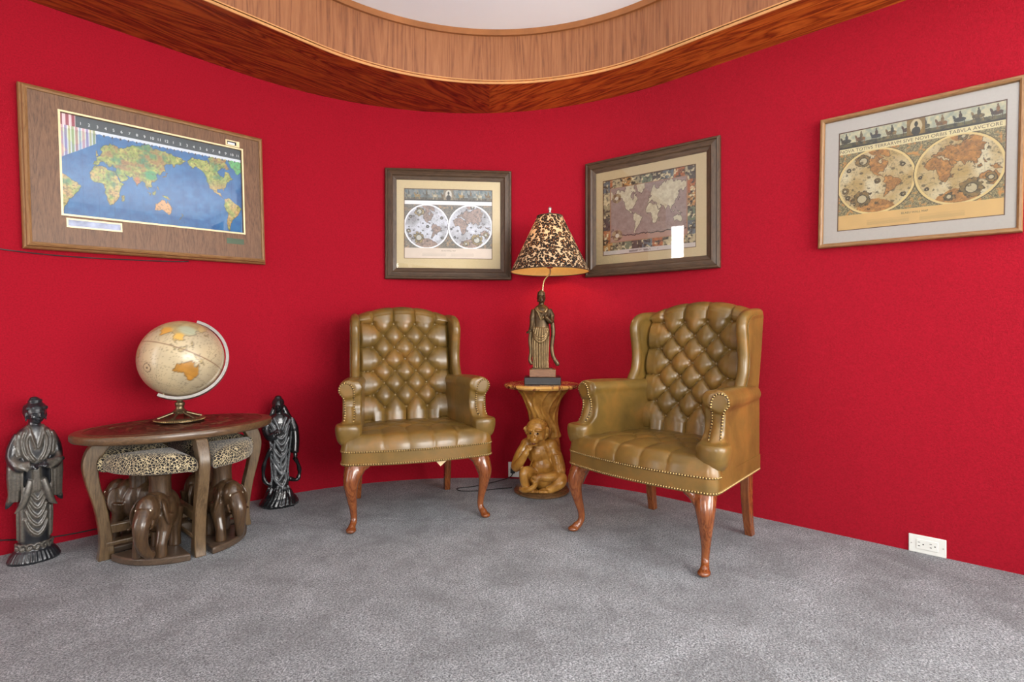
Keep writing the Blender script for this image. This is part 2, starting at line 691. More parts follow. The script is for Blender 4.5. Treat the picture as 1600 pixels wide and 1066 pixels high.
def resample(pts, step):
    P = [Vector(p) for p in pts]
    L = [0.0]
    for i in range(1, len(P)):
        L.append(L[-1] + (P[i] - P[i - 1]).length)
    n_ = max(2, int(L[-1] / step))
    out = []
    for k in range(n_ + 1):
        d = L[-1] * k / n_
        i = min(max(np.searchsorted(L, d) - 1, 0), len(P) - 2)
        t = (d - L[i]) / max(L[i + 1] - L[i], 1e-9)
        out.append(P[i].lerp(P[i + 1], t))
    return out

def rail_path(inset=0.0):
    """plan path of the seat rail: up the left side, round the bowed front, back along the right"""
    w = 0.379 - inset
    pts = [(-0.315 + inset, 0.575)]
    for t in np.linspace(0, 1, 9)[1:-1]:
        pts.append((lerp(-0.315 + inset, -w, t), lerp(0.575, 0.05, t)))
    fr_ = [(-w, 0.05), (-w + 0.002, 0.02 + inset), (-w + 0.025, -0.004 + inset)]
    for x in np.linspace(-0.325, 0.325, 13):
        fr_.append((x, -0.048 + 0.042 * (abs(x) / 0.345) ** 2.0 + inset))
    fr_ += [(w - 0.025, -0.004 + inset), (w - 0.002, 0.02 + inset), (w, 0.05)]
    pts += fr_
    for t in np.linspace(1, 0, 9)[1:]:
        pts.append((lerp(0.315 - inset, w, t), lerp(0.575, 0.05, t)))
    return catmull(pts, 3)

def make_chair(loc, rz, label):
    t = thing('wing_chair', label, 'armchair', loc, rz, 'tufted leather wing chairs')
    LE = M['leather']
    # --- tufted back cushion
    def bk(u, v_):
        x = lerp(-0.276, 0.276, u)
        zt = crest(x) - 0.045
        s = v_ / 0.86
        p = x / DX + 0.5
        if s <= 1:
            z = lerp(0.40, zt, s)
            y = back_y(z)
            h = tuftf(p, (Z0 - z) / (2 * DZ), 0.0, 3.5, 1.5)
            edge = min(1.0, (0.276 - abs(x)) / 0.03)
            amp = 0.038 * (0.35 + 0.65 * min(1, edge))
            y -= amp * h - 0.006
            y += 0.03 * (1 - edge) ** 2
            # button wells
            qq = (Z0 - z) / DZ
            row = round(qq)
            if 0 <= row <= 7:
                off = 0.5 if row % 2 == 0 else 0.0
                bx = (round(x / DX - off) + off) * DX
                if abs(bx) < 1.6 * DX:
                    d2 = ((x - bx) / 0.013) ** 2 + ((z - (Z0 - row * DZ)) / 0.013) ** 2
                    y += 0.010 * math.exp(-d2)
            return (x, y, z)
        a = (v_ - 0.86) / 0.14 * PI
        h = tuftf(p, -0.4, 0.0, 3.5, 1.5)
        y0 = back_y(zt)
        k = 0.030 * h - 0.006
        return (x, y0 + 0.055 - (0.055 + k) * math.cos(a), zt + (0.037 + 0.3 * k) * math.sin(a))
    mb = MB().grid(bk, 132, 190)
    # close the sides
    obj('back_cushion', mb, LE, t, sm=75)
    # --- outside back
    mb = MB()
    vs, fs = [], []
    nx = 16
    for i in range(nx + 1):
        x = lerp(-0.285, 0.285, i / nx)
        zt = crest(x * 0.88) - 0.02
        for (y, z) in ((0.50, 0.33), (0.585, 0.33), (0.585 + 0.11 * (zt - 0.33), zt), (0.53 + 0.11 * (zt - 0.33), zt)):
            vs.append((x, y, z))
    for i in range(nx):
        for k in range(4):
            k2 = (k + 1) % 4
            fs.append((i * 4 + k, (i + 1) * 4 + k, (i + 1) * 4 + k2, i * 4 + k2))
    fs += [(0, 1, 2, 3), (nx * 4 + 3, nx * 4 + 2, nx * 4 + 1, nx * 4)]
    mb.add(vs, fs)
    obj('outside_back', mb, LE, t, bevel=0.012)
    # --- buttons
    bm_ = MB().ell((0, 0, 0), (0.0085, 0.006, 0.0085), seg=12, rings=7).mesh('button')
    smooth(bm_)
    first = True
    for row in range(8):
        xs = (-1.5, -0.5, 0.5, 1.5) if row % 2 == 0 else (-1, 0, 1)
        for k in xs:
            z = Z0 - row * DZ
            b = obj('button', bm_, LE if first else None, t)
            first = False
            b.location = (k * DX, back_y(z) + 0.006, z)
    # --- seat cushion
    def seat(u, v_):
        uu = 2 * u - 1
        uu = math.copysign(abs(uu) ** 0.8 if abs(uu) < 0.999 else 1, uu) if False else uu
        y = lerp(-0.052, 0.50, v_ ** 1.15)
        w = lerp(0.384, 0.268, max(0, min(1, (y - 0.02) / 0.5)))
        cr = 0.07
        if y < -0.052 + cr:
            q = (cr - (y + 0.052)) / cr
            w -= 0.055 * (1 - math.sqrt(max(0, 1 - q * q)))
        x = uu * w
        yf = y + 0.042 * min(1, (abs(x) / 0.33)) ** 2 * max(0, 1 - (y + 0.052) / 0.2)
        ey = (y + 0.052) / 0.062
        ex = (w - abs(x)) / 0.055
        ry = math.sqrt(max(0, 1 - (1 - min(1, ey)) ** 2))
        rx = math.sqrt(max(0, 1 - (1 - min(1, ex)) ** 2))
        z = 0.392 + 0.066 * min(rx, ry) ** 0.9 * (0.5 + 0.5 * max(rx, ry))
        z += 0.022 * (1 - uu * uu) * math.sin(PI * min(1, max(0, (y + 0.06) / 0.56))) ** 0.7
        h = tuftf(x / DX + 0.5, (y - 0.13) / (2 * DZ), 0.0, 1.5, 1.5)
        k = min(rx, ry)
        z += (0.013 * h - 0.009) * k
        if y < 0.13 and abs(x) < 0.25:
            f_ = abs(math.sin(PI * (x / DX + 0.5)))
            fwd = 0.010 * (1 - f_ ** 0.25)
            yf += fwd * (1 - min(1, ey))
        return (x, yf, z)
    mb = MB().grid(seat, 130, 96)
    obj('seat_cushion', mb, LE, t, sm=75)
    sb = MB().ell((0, 0, 0), (0.008, 0.008, 0.005), seg=12, rings=7).mesh('seat_button')
    smooth(sb)
    first = True
    for row in range(4):
        for k in ((-1.5, -0.5, 0.5, 1.5) if row % 2 == 0 else (-1, 0, 1)):
            y = 0.13 + row * DZ
            px, py, pz = k * DX, y, 0
            pz = seat(0.5 + 0.5 * k * DX / lerp(0.384, 0.268, (y - 0.02) / 0.5), ((y + 0.052) / 0.552) ** (1 / 1.15))[2]
            b = obj('seat_button', sb, LE if first else None, t)
            first = False
            b.location = (px, y, pz + 0.001)
    # --- rail band
    P = rail_path()
    Q = rail_path(0.03)
    n_ = len(P)
    vs = [(p[0], p[1], z) for z, R_ in ((0.322, P), (0.395, P), (0.400, Q), (0.322, Q)) for p in R_]
    fs = [(r * n_ + i, r * n_ + i + 1, ((r + 1) % 4) * n_ + i + 1, ((r + 1) % 4) * n_ + i) for r in range(4) for i in range(n_ - 1)]
    obj('seat_rail', MB().add(vs, fs), LE, t, sm=50)
    mb = MB().prism([(p[0], p[1]) for p in Q], 0.325, 0.34)
    obj('dust_cover', mb, M['tape'], t)
    # --- arms
    arm_bvh = []
    for s in (-1, 1):
        prof = [(0.57, 0.36), (0.585, 0.70), (0.30, 0.705), (0.10, 0.712), (0.098, 0.66), (0.108, 0.60), (0.098, 0.555), (0.07, 0.525), (0.03, 0.51), (0.012, 0.50), (0.012, 0.46), (0.03, 0.43), (0.06, 0.40), (0.08, 0.36)]
        mb = MB()
        n2 = len(prof)
        def X(x0, y):
            return s * arm_x(x0, y)
        up = [q for q in prof]
        vs = [(X(0.288, y), y, z) for y, z in up] + [(X(0.376, y), y, z) for y, z in up]
        fs = [tuple(range(n2)), tuple(range(2 * n2 - 1, n2 - 1, -1))] + [((i + 1) % n2, i, n2 + i, n2 + (i + 1) % n2) for i in range(n2)]
        if s < 0:
            fs = [f[::-1] for f in fs]
        mb.add(vs, fs)
        # rolled top
        pts = [(X(0.352, y), y, 0.683 - 0.01 * (y - 0.1)) for y in np.linspace(0.088, 0.56, 8)]
        mb.tube(pts, [0.046, 0.050, 0.050, 0.049, 0.047, 0.044, 0.042, 0.040], 18)
        pts = [(X(0.318, y), y, 0.69 - 0.01 * (y - 0.1)) for y in np.linspace(0.09, 0.56, 8)]
        mb.tube(pts, 0.036, 14)
        # outer side slab down to the rail
        vs = []
        for (y, z) in ((0.09, 0.36), (0.58, 0.36), (0.585, 0.66), (0.10, 0.66)):
            vs += [(X(0.330, y), y, z), (X(0.380, y), y, z)]
        fs = [(0, 2, 4, 6), (7, 5, 3, 1), (0, 1, 3, 2), (2, 3, 5, 4), (4, 5, 7, 6), (6, 7, 1, 0)]
        mb.add(vs, fs if s > 0 else [f[::-1] for f in fs])
        # forward flare: a rounded block as wide as the arm
        fp = []
        for q in np.linspace(0, 2 * PI, 28, endpoint=False):
            cq, sq = math.cos(q), math.sin(q)
            fp.append((math.copysign(abs(cq) ** 0.78, cq), math.copysign(abs(sq) ** 0.78, sq)))
        vs, fs = [], []
        lev = [(0.62, 0.415), (0.84, 0.435), (0.96, 0.465), (1.0, 0.492), (0.97, 0.510), (0.86, 0.517)]
        for (k_, z_) in lev:
            for (a_, b_) in fp:
                vs.append((s * (0.345 + 0.065 * a_ * k_), 0.062 + 0.064 * b_ * k_, z_))
        m_ = len(fp)
        for i in range(len(lev) - 1):
            for k in range(m_):
                k2 = (k + 1) % m_
                f_ = (i * m_ + k, i * m_ + k2, (i + 1) * m_ + k2, (i + 1) * m_ + k)
                fs.append(f_ if s > 0 else f_[::-1])
        fs += [tuple(range(m_ - 1, -1, -1)) if s > 0 else tuple(range(m_)), tuple((len(lev) - 1) * m_ + k for k in (range(m_) if s > 0 else range(m_ - 1, -1, -1)))]
        mb.add(vs, fs)
        mb.tube(catmull([(s * 0.340, 0.075, 0.505), (s * 0.340, 0.098, 0.535), (s * 0.342, 0.118, 0.58)], 5), [0.03] * 11, 12, flat=((1, 0, 0), 1.0))
        me = sculpt(mb, 0.0065, 5, name='arm')
        a_ = obj('arm', me, LE, t)
        bv = BVHTree.FromPolygons([v_.co for v_ in me.vertices], [p.vertices for p in me.polygons])
        arm_bvh.append(bv)
        # keyhole of nails on the arm front
        key = [(0.388, 0.524), (0.368, 0.530), (0.363, 0.55), (0.362, 0.58), (0.363, 0.62), (0.372, 0.645), (0.388, 0.668), (0.386, 0.698), (0.362, 0.715), (0.336, 0.706), (0.322, 0.682), (0.318, 0.64), (0.316, 0.58), (0.318, 0.545), (0.322, 0.528)]
        kp = resample([(s * a, -0.3, b) for a, b in catmull(key, 5)], 0.0118)
        pp, nn = [], []
        for p in kp:
            hit = bv.ray_cast(Vector((p.x, -0.3, p.z)), Vector((0, 1, 0)))
            if hit[0] is not None and hit[0].y < 0.16:
                pp.append(hit[0])
                nn.append(hit[1] if hit[1].y < 0 else -hit[1])
        obj('arm_nails', nails(pp, nn), M['brass'], t, sm=60, kind='stuff')
        tp = MB()
        for i in range(len(pp) - 1):
            if (pp[i + 1] - pp[i]).length < 0.03:
                tp.tube([pp[i] + nn[i] * 0.0003, pp[i + 1] + nn[i + 1] * 0.0003], 0.0034, 6)
        obj('nail_tape', tp, M['tape'], t)
    # --- wings
    for s in (-1, 1):
        prof = catmull([(0.372, 0.675), (0.392, 0.715), (0.425, 0.77), (0.437, 0.84), (0.428, 0.92), (0.418, 0.985), (0.428, 1.03), (0.468, 1.058), (0.54, 1.068), (0.62, 1.072)], 4)
        poly = prof + [(0.665, 1.070), (0.675, 1.045), (0.60, 0.66), (0.46, 0.66)]
        mb = MB()
        n2 = len(poly)
        def WXf(x0, y):
            return s * (x0 - 0.05 * (y - 0.45))
        vs = [(WXf(0.268, y), y, z) for y, z in poly] + [(WXf(0.304, y), y, z) for y, z in poly]
        fs = [tuple(range(n2)), tuple(range(2 * n2 - 1, n2 - 1, -1))] + [((i + 1) % n2, i, n2 + i, n2 + (i + 1) % n2) for i in range(n2)]
        mb.add(vs, fs if s > 0 else [f[::-1] for f in fs])
        pts = [(WXf(0.288, y), y + 0.018, z - (0.014 if z > 1.0 else 0)) for y, z in prof]
        mb.tube(pts, [0.026] * len(pts), 14)
        me = sculpt(mb, 0.006, 5, name='wing')
        obj('wing', me, LE, t)
        # welt along the outer edge
        wl = MB().tube([(WXf(0.3155, y + 0.03), y + 0.024, z - (0.02 if z > 1.0 else 0)) for y, z in prof[3:-4]], 0.0028, 6)
        obj('welt', wl, LE, t, sm=60)
    # --- nails along the rail
    for z in (0.3285, 0.3885):
        pts = [(p[0], p[1], z) for p in P if p[1] < (0.56 if z < 0.35 else 0.06)]
        rs = resample(pts, 0.0118)
        pp, nn = [], []
        for i, p in enumerate(rs):
            a, b = rs[max(0, i - 1)], rs[min(len(rs) - 1, i + 1)]
            tdir = b - a
            nrm = Vector((tdir.y, -tdir.x, 0)).normalized()
            if abs(p.x) > 0.28 and p.y > 0.05:
                p = Vector((p.x + math.copysign(0.001, p.x), p.y, p.z))
            pp.append(p)
            nn.append(nrm)
        obj('rail_nails', nails(pp, nn), M['brass'], t, sm=60, kind='stuff')
        obj('nail_tape', MB().tube(pp, 0.0030, 6), M['tape'], t)
    # --- legs
    for s in (-1, 1):
        path = catmull([(s * 0.315, 0.045, 0.335), (s * 0.328, 0.022, 0.285), (s * 0.338, 0.008, 0.235), (s * 0.334, 0.018, 0.17), (s * 0.325, 0.035, 0.10), (s * 0.322, 0.036, 0.055), (s * 0.330, 0.018, 0.025), (s * 0.338, -0.002, 0.014)], 4)
        zz = [0.0, 0.055, 0.10, 0.17, 0.235, 0.285, 0.335]
        rr = [0.018, 0.0165, 0.0185, 0.026, 0.036, 0.044, 0.046]
        mb = MB().tube(path, [ip(p[2], zz, rr) for p in path], 16)
        mb.ell((s * 0.338, -0.004, 0.014), (0.026, 0.032, 0.014))
        mb.ell((s * 0.333, 0.012, 0.026), (0.018, 0.022, 0.018))
        mb.tube(catmull([(s * 0.235, 0.0, 0.332), (s * 0.27, 0.0, 0.322), (s * 0.305, 0.012, 0.285), (s * 0.325, 0.02, 0.24)], 4), [0.013] * 3 + [0.021] * 4 + [0.026] * 6, 10)
        mb.tube(catmull([(s * 0.325, 0.14, 0.332), (s * 0.328, 0.10, 0.322), (s * 0.33, 0.06, 0.285), (s * 0.332, 0.03, 0.24)], 4), [0.013] * 3 + [0.021] * 4 + [0.026] * 6, 10)
        me = sculpt(mb, 0.005, 5, name='leg')
        obj('leg', me, M['chair_wood'], t)
        mb = MB()
        secs = [((s * 0.262, 0.545, 0.335), 0.024), ((s * 0.262, 0.548, 0.2), 0.0225), ((s * 0.264, 0.556, 0.1), 0.0205), ((s * 0.266, 0.575, 0.0), 0.019)]
        vs, fs = [], []
        for (c_, h_) in secs:
            for a, b in ((-1, -1), (1, -1), (1, 1), (-1, 1)):
                vs.append((c_[0] + a * h_ * 0.9, c_[1] + b * h_, c_[2]))
        for i in range(3):
            for k in range(4):
                k2 = (k + 1) % 4
                fs.append((i * 4 + k2, i * 4 + k, (i + 1) * 4 + k, (i + 1) * 4 + k2))
        fs += [(0, 1, 2, 3), (15, 14, 13, 12)]
        mb.add(vs, fs)
        obj('leg', mb, M['chair_wood'], t, bevel=0.003)
    return t

chair_a = make_chair((1.692, 2.178, 0), math.radians(-27.5), 'olive leather tufted wing chair between globe table and monkey table, paper tag underneath')
chair_b = dup(chair_a, (2.115, 1.223, 0), math.radians(-94.7), 'olive leather tufted wing chair right of the lamp, against the bare right wall')
# paper tag hanging under the first chair only
tagm = MB().prism([(0.02, 0.0), (0.095, 0.0), (0.05, -0.036)], 0, 0.0008, Matrix.Translation((0.045, -0.018, 0.327)) @ Matrix.Rotation(math.radians(80), 4, 'X'))
obj('paper_tag', tagm, M['tag'], chair_a, label='cream paper tag hanging below the seat rail')
# ================================================================== printed maps
LAND = {
 'na': [(-168,66),(-156,71),(-125,70),(-95,72),(-82,68),(-94,60),(-92,57),(-80,52),(-77,62),(-65,60),(-56,52),(-66,45),(-70,42),(-76,35),(-81,31),(-80,25),(-84,30),(-97,27),(-97,20),(-88,21),(-84,10),(-79,9),(-92,15),(-105,20),(-114,30),(-124,40),(-124,48),(-135,58),(-150,60),(-165,55),(-158,58),(-166,62)],
 'gr': [(-55,82),(-20,82),(-22,70),(-43,60),(-53,66),(-68,76)],
 'arc': [(-120,75),(-90,81),(-65,82),(-75,74),(-63,66),(-72,64),(-90,71),(-115,70)],
 'sa': [(-79,8),(-72,12),(-60,9),(-50,1),(-35,-6),(-39,-15),(-48,-26),(-58,-35),(-63,-42),(-68,-50),(-67,-55),(-75,-50),(-73,-38),(-70,-20),(-76,-14),(-81,-5),(-78,2)],
 'af': [(-6,35),(10,37),(20,32),(32,31),(38,20),(43,12),(51,12),(44,2),(40,-8),(40,-16),(34,-25),(28,-33),(19,-34),(14,-24),(12,-8),(9,3),(5,5),(-8,4),(-16,12),(-17,20),(-10,30)],
 'eu': [(-10,37),(-9,43),(-2,44),(-4,48),(2,51),(8,54),(10,58),(5,60),(12,66),(25,71),(40,67),(55,69),(70,72),(85,74),(105,77),(115,73),(140,72),(160,70),(180,68),(190,66),(178,62),(163,58),(157,52),(155,58),(142,58),(137,53),(140,46),(130,42),(127,36),(122,40),(119,36),(121,30),(114,22),(107,20),(109,12),(105,9),(100,13),(103,2),(98,10),(95,17),(88,22),(80,14),(77,8),(73,18),(67,25),(57,26),(50,30),(56,24),(58,20),(45,13),(40,20),(34,28),(36,36),(27,37),(28,41),(22,37),(18,40),(14,45),(16,39),(10,44),(3,42),(-1,37),(-6,36)],
 'uk': [(-5,50),(1,52),(-2,57),(-5,58),(-4,54)],
 'au': [(114,-22),(122,-18),(130,-12),(136,-12),(136,-16),(140,-17),(142,-11),(146,-19),(153,-26),(150,-37),(144,-38),(138,-34),(131,-31),(124,-33),(115,-34)],
 'md': [(44,-16),(50,-15),(47,-25),(44,-24)],
 'jp': [(131,32),(140,36),(142,43),(145,44),(139,38)],
 'bo': [(109,1),(117,6),(118,0),(114,-4),(110,-3)],
 'su': [(95,5),(104,-2),(105,-6),(100,0)],
 'ng': [(131,-1),(141,-3),(150,-10),(143,-9),(138,-8)],
 'nz': [(172,-35),(178,-38),(172,-43),(167,-46),(171,-42),(175,-40)],
 'ph': [(120,18),(122,14),(126,7),(122,8)],
}
def inpoly(x, y, poly):
    c = np.zeros(x.shape, bool)
    n_ = len(poly)
    for i in range(n_):
        x0, y0 = poly[i]
        x1, y1 = poly[(i + 1) % n_]
        if y0 == y1:
            continue
        c ^= ((y0 > y) != (y1 > y)) & (x < (x1 - x0) * (y - y0) / (y1 - y0) + x0)
    return c

def vnoise(x, y, seed=0, oct_=3):
    out = np.zeros(np.broadcast(x, y).shape)
    amp, tot = 1.0, 0.0
    for o in range(oct_):
        g = np.random.default_rng(seed * 17 + o).random((64, 64))
        xs, ys = x * 2 ** o, y * 2 ** o
        xi, yi = np.floor(xs).astype(int), np.floor(ys).astype(int)
        fx, fy = xs - xi, ys - yi
        fx, fy = fx * fx * (3 - 2 * fx), fy * fy * (3 - 2 * fy)
        a, b = g[xi % 64, yi % 64], g[(xi + 1) % 64, yi % 64]
        c_, d = g[xi % 64, (yi + 1) % 64], g[(xi + 1) % 64, (yi + 1) % 64]
        out += amp * ((a * (1 - fx) + b * fx) * (1 - fy) + (c_ * (1 - fx) + d * fx) * fy)
        tot += amp
        amp *= 0.55
    return out / tot

def land_id(lon, lat, seed=3, wob=3.0):
    """0 = sea, else index of the continent"""
    lo = lon + wob * (vnoise(lon / 7 + 60, lat / 7 + 60, seed) - 0.5) * 2
    la = lat + wob * (vnoise(lon / 7 + 20, lat / 7 + 90, seed + 1) - 0.5) * 2
    r = np.zeros(lon.shape, int)
    for k, (nm, poly) in enumerate(LAND.items()):
        for sh in (-360, 0, 360):
            r[inpoly(lo - sh, la, poly)] = k + 1
    return r

def mixc(a, b, t):
    a, b = np.asarray(a, float), np.asarray(b, float)
    t = np.clip(t, 0, 1)[..., None]
    return a * (1 - t) + b * t

def edges(idm):
    e = np.zeros(idm.shape, bool)
    s = idm > 0
    e[:, 1:] |= s[:, 1:] != s[:, :-1]
    e[1:, :] |= s[1:, :] != s[:-1, :]
    return e

def map_atlas(U, V):
    lon = -70 + U * 398
    my = (V / 0.855)
    ymax, ymin = 1.72, -1.12
    m_ = ymin + my * (ymax - ymin)
    lat = np.degrees(1.25 * (np.arctan(np.exp(0.8 * m_)) * 2 - PI / 2))
    idm = land_id(lon, lat)
    n1 = vnoise(U * 30, V * 18, 5, 4)
    n2 = vnoise(U * 55 + 9, V * 30, 6, 3)
    sea = mixc((22, 82, 140), (48, 120, 176), n1 * 1.2 - 0.1)
    n3 = vnoise(U * 12 + 5, V * 8 + 3, 8, 3)
    n4 = vnoise(U * 120, V * 70, 9, 2)
    grn = mixc((112, 138, 58), (198, 190, 104), n2 * 1.5 - 0.25)
    grn = mixc(grn, (74, 130, 92), (n3 - 0.56) * 6)
    tan = mixc((186, 164, 92), (150, 112, 66), n1 * 1.8 - 0.5)
    col = sea
    names = list(LAND)
    for k, nm in enumerate(names):
        m = idm == k + 1
        if nm == 'au':
            c_ = mixc((222, 158, 84), (196, 150, 100), n2)
        elif nm in ('af', 'sa'):
            c_ = mixc(grn, (196, 160, 96), (n1 - 0.42) * 4)
        elif nm == 'na':
            c_ = mixc(grn, tan, (0.5 - (lat - 38) / 14) * 1.0)
        elif nm == 'gr':
            c_ = mixc((84, 166, 96), (110, 186, 120), n2)
        else:
            c_ = mixc(grn, tan, (n1 - 0.5) * 5)
            c_ = mixc(c_, (72, 150, 96), np.clip(1 - ((lon - 108) / 18) ** 2 - ((lat - 34) / 10) ** 2, 0, 1) * 1.6)
            c_ = mixc(c_, (190, 118, 66), np.clip(1 - ((lon - 78) / 8) ** 2 - ((lat - 20) / 8) ** 2, 0, 1) * 1.4)
        c_ = mixc(c_, (96, 84, 52), (n4 - 0.52) * 2.2)
        col = np.where(m[..., None], c_, col)
    e = edges(idm)
    col = np.where((e & (V < 0.85))[..., None], col * 0.55 + 10, col)
    # graticule
    g = (np.abs((lon / 30) - np.round(lon / 30)) < 0.018)
    col = np.where(g[..., None], col * 0.9, col)
    # hour band along the top
    band = V > 0.885
    col = np.where(band[..., None], mixc((46, 56, 60), (64, 74, 78), n1), col)
    sc = V < 0.845 + 0.012 * np.abs(np.sin(U * 24 * PI))
    col = np.where(((V > 0.84) & ~sc & ~band)[..., None], (214, 220, 228), col)
    dots = ((np.abs(U * 24 - np.round(U * 24)) < 0.10) & (np.abs(V - 0.848) < 0.012))
    col = np.where(dots[..., None], (40, 52, 66), col)
    # pastel stripes in the upper left corner, cut along a diagonal
    st = (U < 0.17) & (V > 0.56 + 1.15 * U) & (V < 0.885)
    sv = np.floor(U * 60)
    pal = np.array([(206, 150, 160), (150, 130, 176), (190, 178, 120), (150, 160, 110), (180, 120, 120), (150, 160, 190)], float)
    stc = pal[(sv % 6).astype(int)]
    stc = np.where(((U * 60 - sv) < 0.28)[..., None], (238, 232, 226), stc)
    col = np.where(st[..., None], stc * 0.8 + col * 0.2, col)
    rd = (U < 0.075) & (V > 0.885)
    col = np.where(rd[..., None], np.where((np.floor(U * 70) % 2 == 0)[..., None], (150, 60, 74), (226, 200, 204)), col)
    return col

def engraving(U, V, asp, seed, cols):
    """busy engraved ornament"""
    a = vnoise(U * 34 * asp, V * 34, seed, 3)
    b = vnoise(U * 34 * asp + 7, V * 34 + 3, seed + 1, 3)
    w = np.abs(np.sin((a * 5 + U * 22) * PI)) * np.abs(np.sin((b * 5 + V * 18) * PI))
    c_ = mixc(cols[0], cols[1], w * 1.6 - 0.2)
    return mixc(c_, cols[2], (b - 0.55) * 5)

def frieze(U, V, seed, pal, nfig, asp, v0, v1):
    """procession of riders under a pale sky; v0..v1 is the band"""
    t = (V - v0) / (v1 - v0)
    nz = vnoise(U * 40, V * 30, seed, 3)
    col = mixc(pal['sky0'], pal['sky1'], nz * 2 - 0.5)
    col = np.where((t < 0.22 + 0.1 * nz)[..., None], mixc(pal['ground'], pal['dark'], nz * 1.6 - 0.3), col)
    r = np.random.default_rng(seed)
    for k in range(nfig):
        cx_ = (k + 0.5) / nfig
        c_ = pal['figs'][k % len(pal['figs'])]
        x = (U - cx_) * nfig
        y = t
        wob = (nz - 0.5) * 0.25
        body = ((x / 0.33) ** 2 + ((y - 0.42) / 0.13) ** 2) < 1 + wob * 2
        legs = (np.abs(np.abs(np.abs(x) - 0.22) - 0.045) < 0.022) & (y < 0.42) & (y > 0.12)
        neck = ((((x + 0.30) + 0.45 * (y - 0.55)) / 0.075) ** 2 + ((y - 0.55) / 0.15) ** 2) < 1
        rider = (((x - 0.03) / 0.10) ** 2 + ((y - 0.62) / 0.17) ** 2) < 1 + wob
        rider |= (((x - 0.02) / 0.05) ** 2 + ((y - 0.83) / 0.065) ** 2) < 1
        for m, cc in ((body | legs | neck, c_), (rider, pal['figs'][(k + 2) % len(pal['figs'])])):
            col = np.where(m[..., None], mixc(cc, pal['dark'], (nz - 0.35) * 1.6), col)
    # portrait in the middle
    px = (np.abs(U - 0.5) < 0.055)
    col = np.where(px[..., None], np.asarray(pal['frame']) * (0.8 + 0.4 * nz[..., None]), col)
    ov = (((U - 0.5) / 0.036) ** 2 + ((t - 0.52) / 0.42) ** 2) < 1
    col = np.where(ov[..., None], pal['oval'], col)
    hd = (((U - 0.5) / 0.011) ** 2 + ((t - 0.66) / 0.15) ** 2) < 1
    sh = (((U - 0.5) / 0.027) ** 2 + ((t - 0.26) / 0.24) ** 2) < 1
    col = np.where((hd | sh)[..., None], pal['dark'], col)
    edge = (t < 0.06) | (t > 0.97)
    return np.where(edge[..., None], pal['dark'], col)

